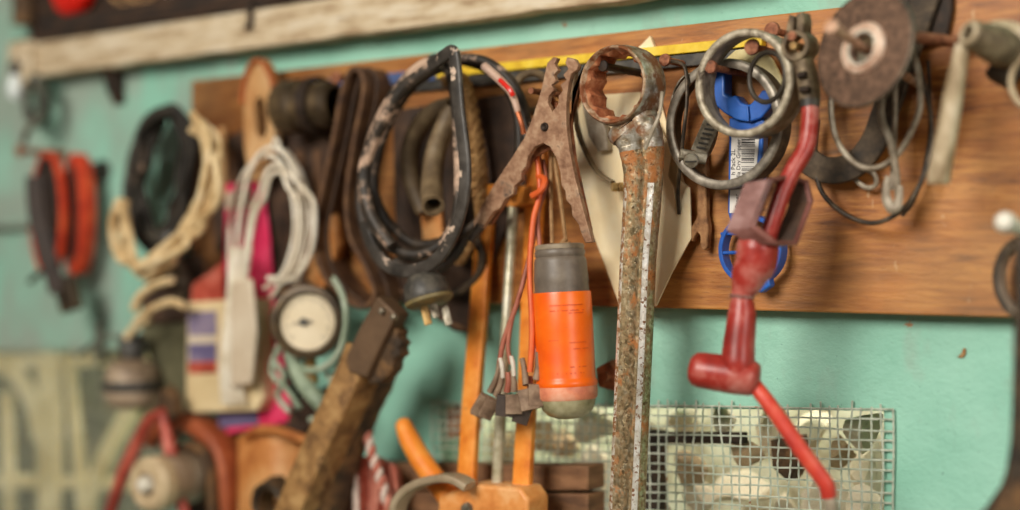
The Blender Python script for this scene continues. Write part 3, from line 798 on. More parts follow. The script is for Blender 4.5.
mb = MB(); torus_w(mb, c + Vector((0, -.001, 0)), Y3, q * 19, q * 3); link('face_washer', mb, 'dark_steel', t)
t = thing('twisted_twine', 'red and white twisted twine hanging right of the ochre handle', 'twine', W(380, 500, 50))
for ph, m_ in ((0, 'twist_white'), (PI, 'twist_red')):
    mb = MB(); base = catmull([W(366, 430, 55), W(374, 460, 58), (W(384, 490, 58)), W(396, 540, 55)], False, 30); T, N = frames(base, False); r_ = 3.2 * S(370, 470, 55)
    tube_w(mb, [p + (N[i] * math.cos(i * .42 + ph) + T[i].cross(N[i]) * math.sin(i * .42 + ph)) * r_ * .75 for i, p in enumerate(base)], r_, 8); link('strand', mb, m_, t)
t = thing('rag', 'faded red cloth rag with a white stripe hung beside the twisted twine', 'rag', W(368, 500, 40)); mb = MB(); loops = []
for i in range(30):
    u = i / 29; x = 338 + 62 * u
    cc = [W(x + 4 * s, 470 - 14 * math.sin(u * PI) + s * 70, 44 + 5 * math.sin(u * 22 + s * 2)) for s in [k / 6 for k in range(7)]]
    loops.append(cc + [p + Vector((0, .002, 0)) for p in reversed(cc)])
loft(mb, loops); link('cloth', mb, 'twist_red', t)
for x in (354,):
    mb = MB(); pts = [W(x + 4 * s, 462 + s * 76, 51 + 2 * s) for s in [k / 6 for k in range(7)]]; sweep(mb, pts, rrect(.006, .0016, .0006), X3); link('white_stripe', mb, 'twist_white', t)
# ================================================================== LEFT HALF OF THE BOARD
# cards and carton
t = thing('blister_card', 'magenta printed card hanging behind the cream cables', 'card', W(255, 300, 30))
mb = MB(); plate(mb, [(226, 184), (262, 182), (270, 240), (277, 330), (291, 408), (287, 422), (226, 434), (222, 300)], 31, 1.5); link('card', mb, 'magenta', t, bevel=.4)
mb = MB(); plate(mb, [(226, 192), (250, 189), (252, 206), (226, 210)], 32, .9); link('header', mb, 'white_card', t)
mb = MB(); plate(mb, [(216, 408), (256, 402), (258, 424), (220, 428)], 32.5, 1.2); link('blue_panel', mb, 'navy_print', t)
t = thing('carton', 'beige carton with striped print hanging below the magenta card', 'carton', W(222, 412, 34))
mb = MB(); plate(mb, [(187, 302), (258, 298), (262, 400), (256, 411), (192, 413), (185, 404)], 46, 18); link('box', mb, 'beige', t, bevel=2, seg=3)
for y0, y1, m_ in ((312, 336, 'purple_print'), (336, 344, 'white_card'), (344, 356, 'navy_print'), (356, 362, 'purple_print'), (362, 374, 'pink_red')):
    mb = MB(); plate(mb, [(188, y0), (216, y0 - 1), (217, y1 - 1), (188.5, y1)], 46.5, .8); link('print_stripe', mb, m_, t)
mb = MB(); plate(mb, [(192, 285), (222, 262), (224, 330), (190, 318)], 44, 2); link('red_panel', mb, 'pink_red', t)
mb = MB(); plate(mb, [(233, 347), (247, 346), (248, 376), (234, 377)], 46.6, .8); link('sticker', mb, 'white_card', t)

# cream cable hank
t = thing('cable_hank', 'cream white cable hank looped in front of the magenta card', 'cable', W(245, 330, 50))
j = lambda s: random.uniform(-s, s)
for k, (e0, tp, e1, bt) in enumerate(((0, 156, -2, 288), (9, 148, 8, 297), (20, 166, 18, 284), (24, 173, 3, 278))):
    mb = MB()
    pp = [(230 + e0 * .7, 262), (231 + e0, 215), (240 + e0, tp + 26), (256 + e0 * .6, tp + 4), (272 + e0 * .4, tp), (286 + e1 * .5, tp + 14), (295 + e1, 200), (297 + e1, 228), (292 + e1, 255), (282 + e1 * .8, 276), (266 + e1 * .6, bt)]
    tube(mb, [(x, y, 52 + k * 4) for x, y in pp], 2.4, 8, False, 6); link('cable_turn', mb, 'white_wire', t)
for k in range(2):
    mb = MB(); tube(mb, [(286 + 5 * k, 150 + 6 * k, 44), (300 + 4 * k, 180, 42), (308 + 3 * k, 215, 42), (305, 250, 44), (296 - k * 3, 285, 50)], 2.3, 8); link('cable_turn', mb, 'white_wire', t)
for k in range(5):
    mb = MB(); tube(mb, [(230 + 5 * k, 248, 52 + k * 3), (230 + 3.6 * k, 285, 56), (225 + 3 * k, 330, 58), (222 + 4 * k, 370, 56), (224 + 5 * k, 404, 52)], 2.8, 8); link('tail', mb, 'white_wire', t)
mb = MB(); plate(mb, [(230, 284), (250, 278), (256, 330), (250, 384), (230, 388)], 62, 5); link('paper_sleeve', mb, 'white_card', t, bevel=2)
mb = MB(); tube(mb, [(272, 148, 56), (276, 138, 58), (282, 152, 56)], 1.6, 6); link('tie', mb, 'white_wire', t)

# wooden peg
t = thing('wooden_peg', 'tan wooden peg with a long slot at the board end', 'peg', W(256, 150, 40))
mb = MB()
outer = [(246, 84), (251, 67), (259, 58), (266, 65), (273, 84), (274, 120), (272, 150), (264, 178), (251, 180), (244, 150), (243, 116)]
inner = [(254, 108), (257, 98), (261, 98), (265, 108), (266, 128), (262, 138), (256, 134)]
def plate_hole(mb, outer, inner, o, thick, k=6):
    a = catmull([W(x, y, o) for x, y in outer], True, k); b = catmull([W(x, y, o) for x, y in inner], True, 4)
    ca = sum(b, Vector()) / len(b); n_ = 96
    def res(loop):
        out = []
        for i in range(n_):
            an = 2 * PI * i / n_; d = Vector((math.cos(an), 0, math.sin(an))); best = None
            for q_ in range(len(loop)):
                p, r_ = loop[q_] - ca, loop[(q_ + 1) % len(loop)] - ca
                e = r_ - p; den = d.x * e.z - d.z * e.x
                if abs(den) < 1e-12: continue
                tt = (p.x * e.z - p.z * e.x) / den; s_ = (p.x * d.z - p.z * d.x) / den
                if tt > 0 and -1e-6 <= s_ <= 1 + 1e-6: best = tt if best is None else max(best, tt)
            out.append(ca + d * (best or .001))
        return out
    A, B = res(a), res(b); dv = Vector((0, thick / 1000, 0))
    return loft(mb, [A, B, [p + dv for p in B], [p + dv for p in A]], closed_v=True)
plate_hole(mb, outer, inner, 44, 10); link('peg_body', mb, 'tan_wood', t, bevel=1.5)
mb = MB(); pts = catmull([W(x, y, 45) for x, y in [(243, 104), (245, 84), (251, 67), (259, 60), (267, 67), (274, 84), (275, 104)]], False, 5); sweep(mb, pts, rrect(.008, .003, .001), Y3); link('stained_edge', mb, 'tan_wood_dark', t)
# grey socket tube lying behind
t = thing('pipe_socket', 'grey steel pipe socket with dark open end under the blue bar', 'pipe', W(315, 150, 40)); q = S(312, 112, 45)
ax = (X3 * .98 + Y3 * .1 ).normalized(); c = W(284, 108, 46)
mb = MB(); lathe(mb, [(17 * q, 0), (26 * q, 0), (28 * q, .003), (28 * q, .018), (24 * q, .021), (24 * q, .052), (18 * q, .056), (17 * q, .056)], c, ax, 36, True); link('tube', mb, 'gauge_case', t)
mb = MB(); lathe(mb, [(26 * q, .030), (29 * q, .031), (29 * q, .039), (26 * q, .040)], c, ax, 36, True); link('collar', mb, 'dark_nail', t)
mb = MB(); lathe(mb, [(0, .010), (17 * q, .010), (17 * q, .014), (0, .014)], c, ax, 30); link('dark_bore', mb, 'black_paint', t)
# a few dull things hanging between peg and belt
t = thing('leather_tool_roll', 'dark leather tool roll hanging behind the cream cables', 'tool roll', W(250, 250, 22))
mb = MB(); plate(mb, [(206, 150), (240, 130), (330, 120), (336, 240), (330, 290), (280, 288), (214, 250)], 23.5, 4.8); link('roll', mb, 'leather_dark', t, bevel=1.6)
for x in (232, 300, 318):
    mb = MB(); band(mb, [(x, 150, 24.4), (x + 1, 200, 25.5), (x, 250, 24.4)], 9, 2, up=X3); link('strap', mb, 'belt', t)
mb = MB(); tube(mb, [(222, 128, 30), (223, 160, 31), (222, 198, 30)], 4.5, 10); o = link('wooden_dowel', mb, 'tan_wood'); tag(o, 'short tan dowel hanging between cream cord and wooden peg', 'dowel')
mb = MB(); plate(mb, [(300, 232), (330, 205), (338, 245), (322, 292), (304, 280)], 40, 10); o = link('wood_wedge', mb, 'leather_tan', bevel=2); tag(o, 'orange tan wood wedge behind the gauge beside the belt', 'wedge')

# gauge
ax = (CF * -0.93 + CR * -0.1 + UP * .02).normalized(); c = W(307, 322, 66); q = S(307, 322, 66)
t = thing('pressure_gauge', 'round pressure gauge with cream dial and dark brass case', 'gauge', c)
mb = MB(); lathe(mb, [(0, -.026), (30 * q, -.026), (36 * q, -.020), (37.5 * q, -.002), (36.5 * q, .003), (31 * q, .004), (28.5 * q, .001), (28.5 * q, -.004), (0, -.004)], c, ax, 48); link('case', mb, 'gauge_case', t)
mb = MB(); lathe(mb, [(0, -.004), (28.4 * q, -.004), (28.4 * q, -.0022), (0, -.0022)], c, ax, 48); dl = link('dial', mb, 'dial', t)
u = ax.cross(UP).normalized() * -1; w_ = u.cross(ax).normalized() * 1
if w_.z < 0: w_ = -w_
if u.dot(CR) < 0: u = -u
mb = MB()
for k in range(28):
    a = math.radians(-45 + 270 * k / 27); d = u * math.cos(a) + w_ * math.sin(a)
    L = 5 if k % 3 == 0 else 3
    c0 = c + ax * -.0021 + d * q * (25 - L / 2)
    box(mb, c0, (.0005, .0005, L * q), Matrix((d.cross(ax), ax, d)).transposed())
link('scale_marks', mb, 'ink', dl)
mb = MB(); d = (u * -.85 + w_ * -.1).normalized(); c0 = c + ax * -.0012
prism(mb, [c0 + d * q * 19, c0 + d.cross(ax) * q * 1.3 - d * q * 5, c0 - d.cross(ax) * q * 1.3 - d * q * 5], ax * .0006); link('needle', mb, 'ink', dl)
mb = MB(); lathe(mb, [(0, -.0022), (4 * q, -.0022), (4 * q, .0004), (0, .0006)], c - u * q * 4 - w_ * q * 0, ax, 20); link('hub', mb, 'black_paint', dl)
mb = MB(); lathe(mb, [(0, 0), (6 * q, 0), (6 * q, .014), (8 * q, .015), (8 * q, .022), (0, .022)], c - UP * q * 35 - ax * .012, -UP, 6); link('stem', mb, 'brass', t)
t = thing('rubber_tube', 'pale green tube curling round the right of the gauge', 'tube', W(330, 370, 50))
mb = MB(); tube(mb, [(334, 278, 52), (344, 300, 56), (346, 325, 58), (340, 350, 60), (326, 366, 62), (308, 370, 62), (294, 360, 60), (286, 344, 56)], 3.4, 10); link('upper_tube', mb, 'green_hose', t)
mb = MB(); tube(mb, [(290, 352, 60), (300, 378, 62), (316, 398, 62), (330, 412, 58)], [7, 8, 9, 8], 12); link('wide_sleeve', mb, 'green_hose', t)
for pp in ([(272, 360), (284, 376), (278, 396), (290, 412)], [(280, 344), (272, 372), (286, 388), (300, 408)], [(326, 372), (336, 392), (326, 414), (310, 420)]):
    mb = MB(); tube(mb, [(x, y, 52) for x, y in pp], 3, 8); link('loose_tube', mb, 'green_hose', t)
mb = MB(); plate(mb, [(258, 340), (282, 344), (290, 400), (340, 380), (346, 408), (300, 436), (262, 420)], 30, 10); o = link('black_bag', mb, 'leather_dark', bevel=3); tag(o, 'dark grimy bag behind the pale green tube below the gauge', 'bag')

# belt
t = thing('leather_belt', 'broad brown leather belt folded over a nail left of the black coil', 'belt', W(350, 300, 40))
B_ = [(366, 71), (356, 92), (347, 140), (336, 190), (328, 232), (334, 268), (352, 292), (374, 306), (388, 296), (380, 268), (364, 238), (360, 200), (366, 150), (376, 100), (376, 78)]
mb = MB(); band(mb, [(x, y, 39) for x, y in B_], 34, 4.2, True, 6); link('strap', mb, 'belt', t)
mb = MB()
for sgn in (-1, 1):
    pts = catmull([W(x, y, 39 - sgn * 14) for x, y in B_], True, 6)
    ctr = sum(pts, Vector()) / len(pts)
    tube_w(mb, [p + (p - ctr).normalized() * .0012 for p in pts], .0014, 6, True)
link('stitched_edge', mb, 'leather_dark', t)
mb = MB(); lathe(mb, [(0, 0), (.003, 0), (.003, .036), (.005, .037), (.005, .039), (0, .039)], W(369, 82, 18), -Y3, 16); o = link('nail', mb, 'nail'); tag(o, 'rusty nail inside the fold of the brown leather belt', 'nail')

# dark flap behind the coil
t = thing('leather_flap', 'dark brown leather flap hanging behind the black cable coil', 'leather', W(440, 330, 24))
mb = MB(); plate(mb, [(392, 110), (520, 92), (526, 180), (500, 240), (474, 300), (470, 333), (452, 331), (440, 320), (396, 300)], 24.5, 5.5); link('hide', mb, 'leather_dark', t, bevel=1.6)
mb = MB(); tube(mb, [(400, 290, 26), (440, 318, 26), (470, 330, 26)], 2, 8); link('hem', mb, 'belt', t)
mb = MB(); plate(mb, [(418, 190), (438, 185), (444, 260), (424, 262)], 30.5, 5); o = link('wood_block', mb, 'leather_tan', bevel=1); tag(o, 'orange brown wood strip behind the black coil and hose', 'wood strip')

# rubber hose
t = thing('rubber_hose', 'olive grey rubber hose bent double inside the black coil', 'hose', W(430, 215, 50))
mb = MB(); tube(mb, [(433, 206, 88), (432, 185, 70), (435, 155, 58), (444, 128, 56), (452, 108, 52)], [11.5, 11, 10.5, 10, 9], 20, hollow=.72); link('open_length', mb, 'hose', t)
mb = MB(); tube(mb, [(452, 106, 50), (434, 112, 48), (418, 130, 46), (410, 155, 44), (413, 185, 42), (424, 212, 40)], [9, 9.5, 10, 10, 9, 8], 18, hollow=.75); link('bent_length', mb, 'hose', t)
mb = MB(); lathe(mb, [(0, 0), (.0055, 0), (.0055, .001), (0, .001)], W(432.5, 196, 78), (W(433, 206, 88) - W(432, 185, 70)).normalized(), 20); link('dark_bore', mb, 'black_paint', t)

# rope
t = thing('fibre_rope', 'tan twisted fibre rope loop behind the flat black cable', 'rope', W(465, 270, 45))
def rope(mbs, pp, rr, closed=False, pitch=.5):
    base = catmull([W(*p) for p in pp], closed, 16); T, N = frames(base, closed); s = sum(S(*p) for p in pp) / len(pp) * rr
    for a in range(3):
        mb = MB(); tube_w(mb, [p + (N[i] * math.cos(i * pitch + a * 2.094) + T[i].cross(N[i]) * math.sin(i * pitch + a * 2.094)) * s * .58 for i, p in enumerate(base)], s * .56, 7, False); link('strand', mb, 'rope', mbs)
rope(t, [(444, 82, 40), (458, 76, 40), (468, 92, 40), (476, 130, 40), (481, 165, 40), (482, 200, 38), (474, 236, 36), (458, 262, 34)], 6)
rope(t, [(452, 78, 31), (464, 96, 31), (470, 130, 31), (471, 170, 31), (472, 205, 31), (466, 240, 31)], 6)

# black cable with plug
t = thing('power_cable', 'thick scuffed black cable coil with plug hanging mid board', 'cable', W(430, 280, 70))
def cable(pp, r, closed, nm='cable_turn', mat='cable_black', sq=1.0):
    mb = MB(); tube(mb, pp, r, 12, closed, 8, squash=sq); return link(nm, mb, mat, t)
cable([(450, 58, 76), (416, 70, 80), (386, 108, 84), (367, 158, 86), (365, 205, 86), (380, 236, 86), (408, 254, 84), (436, 248, 80), (455, 222, 76), (460, 180, 74), (458, 130, 74), (455, 90, 74)], 5.8, True, mat='cable_worn')
cable([(450, 60, 64), (424, 72, 66), (398, 104, 68), (380, 146, 70), (373, 186, 70), (388, 222, 70), (416, 244, 68), (452, 238, 66), (488, 214, 62), (516, 176, 58), (527, 130, 58), (515, 88, 60), (486, 62, 62)], 5.2, True)
cable([(446, 68, 64), (416, 82, 58), (394, 112, 56), (374, 150, 58), (361, 192, 60), (366, 228, 62), (390, 262, 64), (424, 272, 64), (452, 258, 62), (468, 226, 60), (466, 190, 64), (462, 150, 68), (456, 100, 70)], 5.6, True)
cable([(440, 64, 92), (404, 88, 94), (379, 128, 96), (364, 172, 96), (371, 214, 96), (392, 246, 94)], 6.6, False, 'cable_turn', 'cable_worn')
cable([(462, 60, 52), (490, 70, 50), (510, 92, 50), (519, 124, 48), (518, 160, 48), (505, 195, 48)], 5.2, False)
# the flat front cable: a strap whose flat face looks to the room
mb = MB(); FP = [(430, 66, 96), (444, 56, 100), (453, 52, 102), (456, 70, 102), (459, 108, 102), (465, 160, 102), (464, 195, 102), (455, 230, 100), (438, 258, 98), (416, 270, 96), (392, 268, 94), (374, 250, 90), (364, 222, 86)]
pts = catmull([W(*p) for p in FP], False, 8); sweep(mb, pts, rrect(.0042, 13.5 * S(460, 150, 100), .0016), Y3); link('flat_cable', mb, 'cable_edge', t)
mb = MB(); tube(mb, [(484, 66, 72), (502, 82, 72), (512, 94, 72), (518, 112, 72)], [4.5, 4.5, 4, 3], 8); link('peeled_sleeve', mb, 'pale_red', t)
mb = MB(); tube(mb, [(500, 80, 76), (510, 90, 77), (513, 96, 76)], 2.6, 8); link('red_core', mb, 'red_gloss', t)
mb = MB(); tube(mb, [(516, 108, 72), (521, 122, 72), (524, 134, 70)], 2.6, 8); link('bare_end', mb, 'copper', t)
# plug body and pins
c = W(428, 296, 92); q = S(428, 296, 92)
R_ = Matrix.Rotation(math.radians(-14), 3, 'Y')
mb = MB(); dirp = (X3 * .32 - UP * .95).normalized(); lathe(mb, [(0, -22 * q), (15 * q, -22 * q), (22 * q, -14 * q), (24 * q, -2 * q), (24 * q, 4 * q), (20 * q, 9 * q), (0, 9 * q)], c, dirp, 28); pg = link('plug', mb, 'black_paint', t)
mb = MB(); lathe(mb, [(23.5 * q, 2 * q), (25 * q, 3 * q), (24.6 * q, 6 * q), (20 * q, 9.4 * q)], c, dirp, 28, False); link('face_rim', mb, 'plug_stripe', pg)
for dx, dy, L in ((-6, 4, 26), (16, -2, 20), (5, 0, 14)):
    mb = MB(); b0 = c + CR * q * dx - UP * q * (8 - dy)
    sweep(mb, [b0, b0 + (X3 * .35 - UP).normalized() * q * L], rrect(8 * q, 3.5 * q, 1 * q), CR); link('pin', mb, 'brass' if dx < 0 else 'zinc', pg, bevel=.3)
mb = MB(); tube(mb, [(420, 280, 90), (410, 272, 88), (396, 262, 88)], 6, 10); link('plug_tail', mb, 'cable_black', t)
mb = MB(); tube(mb, [(474, 234, 40), (482, 255, 38), (478, 275, 36), (462, 290, 36), (440, 294, 40)], 4, 10); o = link('cable_end', mb, 'rubber'); tag(o, 'dark cable end curling from the coil behind the flat orange bar', 'cable')

# pipe wrench
t = thing('pipe_wrench', 'rusty pipe wrench with ochre worn handle leaning below the belt', 'wrench', W(330, 470, 80))
def bar(pp, wpx, dmm, r=None):
    mb = MB(); pts = catmull([W(*p) for p in pp], False, 8); s = S(*pp[0])
    sweep(mb, pts, rrect(dmm / 1000, wpx * s, .002), Y3); return mb
link('handle', bar([(368, 350, 74), (352, 388, 78), (328, 440, 82), (302, 500, 84), (286, 540, 84)], 33, 26), 'yellow_rust', t, bevel=1)
mb = MB(); loops = []
base = catmull([W(380, 360, 60), W(364, 400, 62), W(344, 450, 64), W(328, 510, 64), W(320, 545, 64)], False, 10); s = S(360, 420, 66)
for i, p in enumerate(base):
    loops.append([p + CR * s * x * (1 + .25 * noise.noise(p * 90 + Vector((j_, 0, 0)))) + Y3 * (y + .003 * noise.noise(p * 120 + Vector((0, j_, 0)))) for j_, (x, y) in enumerate([(-12, -.012), (0, -.016), (14, -.012), (18, 0), (14, .01), (-12, .01)])])
loft(mb, loops); link('corroded_back', mb, 'dark_rust', t)
mb = MB(); plate(mb, [(377, 296), (396, 314), (380, 346), (366, 378), (348, 372), (346, 356), (360, 326)], 92, 16); link('shank', mb, 'wrench_brown', t, bevel=1.5)
mb = MB(); plate(mb, [(388, 318), (393, 320), (394, 328), (398, 331), (396, 338), (401, 343), (397, 348), (399, 355), (393, 360), (392, 370), (386, 377), (378, 384), (368, 384), (366, 372), (373, 352), (380, 334)], 86, 13); link('toothed_jaw', mb, 'dark_rust', t, bevel=1.5)
q = S(384, 318, 90)
for x, y in ((384, 311), (396, 317)):
    mb = MB(); lathe(mb, [(0, 0), (3.2 * q, 0), (3 * q, .004), (0, .005)], W(x, y, 92), -Y3, 16); link('rivet', mb, 'zinc', t)
# ================================================================== MIDDLE
# yellowed paper behind the ring spanner
t = thing('paper_sleeve', 'yellowed paper sleeve hanging behind the big ring spanner', 'paper', W(640, 300, 24))
mb = MB()
PO = [(568, 130), (585, 96), (640, 92), (672, 150), (668, 176), (674, 188), (676, 212), (680, 180), (690, 188), (691, 238), (672, 272), (656, 306), (640, 309), (619, 304), (606, 268), (590, 226), (574, 180)]
fr = [W(x, y, 25 + (0.03 * (y - 100) if y > 150 else 0) + 3 * math.sin(x * .05)) for x, y in PO]
prism(mb, fr, (0, .0011, 0)); link('front_sheet', mb, 'paper', t, smooth=30)
mb = MB(); prism(mb, [W(x, y, 20.5) for x, y in ((575, 120), (660, 100), (686, 190), (684, 236), (652, 302), (622, 299), (586, 200))], (0, .0009, 0)); link('back_sheet', mb, 'paper', t, smooth=30)
mb = MB(); plate(mb, [(655, 50), (650, 36), (640, 46), (630, 54)], 22, 3); o = link('paper_scrap', mb, 'paper'); tag(o, 'small torn pale scrap poking above the yellow bar over the ring spanner', 'scrap')
# curved strap and brass pin behind the paper's edge
t = thing('curved_strap', 'narrow brown curved strap between the rusty clamp and ring spanner', 'strap', W(590, 180, 36))
mb = MB(); band(mb, [(576, 70, 34), (574, 100, 36), (578, 130, 38), (586, 152, 40), (598, 172, 42), (613, 182, 42)], 6, 1.6, up=Y3); link('strap', mb, 'hose', t)
mb = MB(); c = W(612, 187, 44); q = S(612, 187, 44); lathe(mb, [(0, 0), (4.5 * q, 0), (4.5 * q, 5 * q), (3.6 * q, 6 * q), (4.8 * q, 7 * q), (4.8 * q, 16 * q), (0, 16 * q)], c, CR * .9 + CF * .2, 16); link('brass_end', mb, 'brass', t)
mb = MB(); plate(mb, [(582, 104), (592, 100), (606, 130), (608, 150), (598, 152), (588, 136)], 34, 7); o = link('tin_offcut', mb, 'wire_grey', bevel=1); tag(o, 'dull grey tin offcut tucked between the rusty clamp and yellowed paper', 'tin offcut')

# ---------------- big ring spanner
t = thing('ring_spanner', 'big rusty chrome ring spanner with twelve point head hanging in the middle', 'spanner', W(640, 430, 58))
NSEG = 96
OF, OB = 80, 54
cF = W(611, 84.5, OF); RO = 40.5 * S(611, 84, OF); RI = 36 * S(611, 84, OF)
def circ(r, y, star=0.0, tilt=0):
    out = []
    for i in range(NSEG):
        a = 2 * PI * i / NSEG
        rr = r
        if star:
            ph = ((a * 12 / (2 * PI)) % 1)
            rr = r * (1 - star * (1 - abs(2 * ph - 1)) )
        out.append(cF + X3 * rr * math.cos(a) + UP * rr * math.sin(a) + Y3 * y)
    return out
dp = (OF - OB) / 1000
mb = MB()
loops = [circ(RI * .985, dp * .98, .13), circ(RI * .985, dp * .5, .13), circ(RI * .985, .0055, .13), circ(RI * .99, .0035, .06), circ(RI * 1.0, .0016), circ(RI * 1.025, .0004), circ(RI * 1.05, 0), circ(RO * .972, .0012), circ(RO * 1.0, .0042),
         circ(RO * 1.025, dp * .4), circ(RO * 1.03, dp * .75), circ(RO * 1.02, dp * .92), circ(RO * .99, dp), circ(RI * 1.02, dp)]
loft(mb, loops, closed_v=True)
hd = link('ring_head', mb, 'chrome_rust', t, smooth=32)
hd.data.materials.append(M['rust_inner'])
hd.data.materials.append(M['rim'])
for i, p in enumerate(hd.data.polygons):
    k = i // NSEG
    if k in (0, 1, 2, 13): p.material_index = 1
    if k in (3, 4, 5, 6): p.material_index = 2
# neck and shaft
def shaft_prof(w, d):   # raised side rails with a shallow groove between
    return [(w * -.5, d * .1), (w * -.49, d * -.24), (w * -.42, d * -.44), (w * -.30, d * -.5), (w * -.2, d * -.42), (w * .12, d * -.42), (w * .2, d * -.5), (w * .25, d * -.49), (w * .30, d * -.44), (w * .42, d * -.22), (w * .48, d * .06), (w * .5, d * .2),
            (w * .49, d * .34), (w * .4, d * .47), (w * .2, d * .5), (w * -.2, d * .5), (w * -.4, d * .45)]
WSC = .93
def shaft_part(nm, rows, mat, ease=None):
    mb = MB(); loops = []
    rows_w = []
    for x, y, o_, wpx, dmm in rows:
        p = W(x, y, o_); s = S(x, y, o_)
        rows_w.append((p, wpx * s / .885 * WSC, dmm / 1000))
    k = 10; fine = []
    for i in range(len(rows_w) - 1):
        for a in range(k):
            u = a / k; e = u * u * (3 - 2 * u)
            fine.append((rows_w[i][0].lerp(rows_w[i + 1][0], u), rows_w[i][1] + (rows_w[i + 1][1] - rows_w[i][1]) * e, rows_w[i][2] + (rows_w[i + 1][2] - rows_w[i][2]) * e))
    fine.append(rows_w[-1])
    for i, (p, w_, d_) in enumerate(fine):
        tq = (fine[min(i + 1, len(fine) - 1)][0] - fine[max(i - 1, 0)][0]).normalized()
        ux = (X3 - tq * X3.dot(tq)).normalized(); uy = Y3
        pr = shaft_prof(w_, d_)
        if ease:   # round under the head, flowing into the ribbed section of the shaft
            e = min(1, i / (len(fine) - 1) / ease); e = e * e * (3 - 2 * e); sp = []
            for x, y in pr:
                an = math.atan2(y / d_, x / w_)
                sp.append((w_ * .5 * math.copysign(abs(math.cos(an)) ** .75, math.cos(an)), d_ * .5 * math.copysign(abs(math.sin(an)) ** .75, math.sin(an))))
            pr = [(a[0] * (1 - e) + b[0] * e, a[1] * (1 - e) + b[1] * e) for a, b in zip(sp, pr)]
        loops.append([p + ux * x + uy * y for x, y in pr])
    loft(mb, loops)
    return link(nm, mb, mat, t, smooth=50)
shaft_part('neck', [(632, 122, 65, 47, 20), (633, 126, 65.5, 52, 22), (636, 131, 66, 49, 21.5), (639, 138, 66, 45.5, 19.5), (640.5, 145, 66, 43, 18), (641.2, 152, 66, 42, 17)], 'chrome_rust', 1.0)
sh = shaft_part('shaft', [(641, 150, 66, 42.4, 17.2), (642.2, 160, 66, 40, 16), (643, 174, 66, 38, 14.6), (642, 196, 66, 36.5, 13.7), (637.5, 260, 66, 35, 13), (634.5, 330, 66, 35, 13), (630.5, 420, 66, 34.5, 13), (626, 520, 66, 34.5, 13), (622, 590, 66, 34, 13)], 'shaft')
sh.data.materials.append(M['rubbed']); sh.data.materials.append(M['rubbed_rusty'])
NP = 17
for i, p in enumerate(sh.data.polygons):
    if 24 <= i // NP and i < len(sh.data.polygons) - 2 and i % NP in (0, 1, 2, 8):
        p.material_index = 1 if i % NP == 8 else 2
for s_, px, py, L in (('KTOW', 628.5, 392, 9), ('SOOS', 626, 450, 9)):
    at = W(px, py, 66 + 5.35)
    text_mesh(s_, .0125, 'shaft', 'embossed_letters', sh, at, UP + X3 * .04, -X3, .0005)
t2 = thing('nail', 'rusty nail through the ring of the big spanner', 'nail', W(630, 75, 18))
mb = MB(); lathe(mb, [(0, 0), (.0028, 0), (.0026, .052), (0, .052)], W(645, 74, 18), -Y3, 14); link('shank', mb, 'dark_nail', t2)
mb = MB(); lathe(mb, [(0, .0515), (.0036, .0515), (.004, .053), (.0036, .054), (0, .0545)], W(645, 74, 18), -Y3, 18); link('nail_head', mb, 'dark_nail', t2)

# ---------------- rusty alligator clamp
t = thing('alligator_clamp', 'rust brown flat alligator clamp with toothed slit hanging beside the black coil', 'clamp', W(548, 150, 76))
OUT = [(547, 63), (553, 57), (557, 58), (554, 64), (558, 70), (553, 75), (556, 81), (551, 85), (554, 90), (548.5, 96), (547.5, 103), (552, 112), (558, 104), (558.5, 96), (562.5, 90), (560, 85), (566, 80), (563, 75), (568, 69), (565, 63), (567, 57),
       (574, 59), (578, 65), (577, 70), (571, 74), (568, 86), (566, 104), (566, 124), (569, 150), (575, 178), (582, 206), (591, 238), (592, 242), (585, 243), (582, 236), (578, 224), (572, 216), (571, 206), (566, 200), (565, 191), (561, 185), (560, 172), (556, 158), (550, 147), (543, 143), (534, 147), (528, 156), (526, 166), (521, 172), (521, 180), (514, 186), (513, 194), (505, 199), (500, 208), (493, 212), (486, 222), (481, 230), (474, 228), (473, 222), (482, 205), (494, 184), (510, 160), (524, 138), (533, 116), (541, 90)]
mb = MB(); plate(mb, OUT, 80, 4.6); link('jaw_plate', mb, 'plate', t, bevel=.5)
OUT2 = [(560, 112), (566, 112), (576, 72), (568, 90), (566, 124), (570, 158), (586, 230), (578, 226), (556, 160), (544, 148), (530, 156), (486, 224), (478, 224), (512, 162), (534, 118), (542, 90)]
mb = MB(); plate(mb, [(x + 5, y + 1) for x, y in OUT2[:1] + OUT2[1:]], 71, 3); link('back_plate', mb, 'rust', t, bevel=.6)
mb = MB(); lathe(mb, [(0, 0), (.0032, 0), (.0030, .0012), (.0022, .0018), (.0012, .0012), (0, .0006)], W(545, 127, 79.8), -Y3, 18); link('rivet', mb, 'dark_nail', t)
mb = MB(); tube(mb, [(481, 226, 78), (475, 234, 80), (470, 241, 82)], [5, 4.5, 3.6], 10); link('lead', mb, 'cable_black', t)
t2 = thing('nail', 'rusty nail holding the alligator clamp', 'nail', W(560, 100, 18))
mb = MB(); lathe(mb, [(0, 0), (.0022, 0), (.0022, .058), (0, .058)], W(578, 98, 18), -Y3, 12); link('shank', mb, 'nail', t2)
mb = MB(); torus_w(mb, W(533, 92, 44), X3 * .8 - Y3 * .5, .014, .003, 32, 10, 1); o = link('cord_ring', mb, 'hose'); tag(o, 'dull tan ring half hidden behind the alligator clamp top', 'ring')

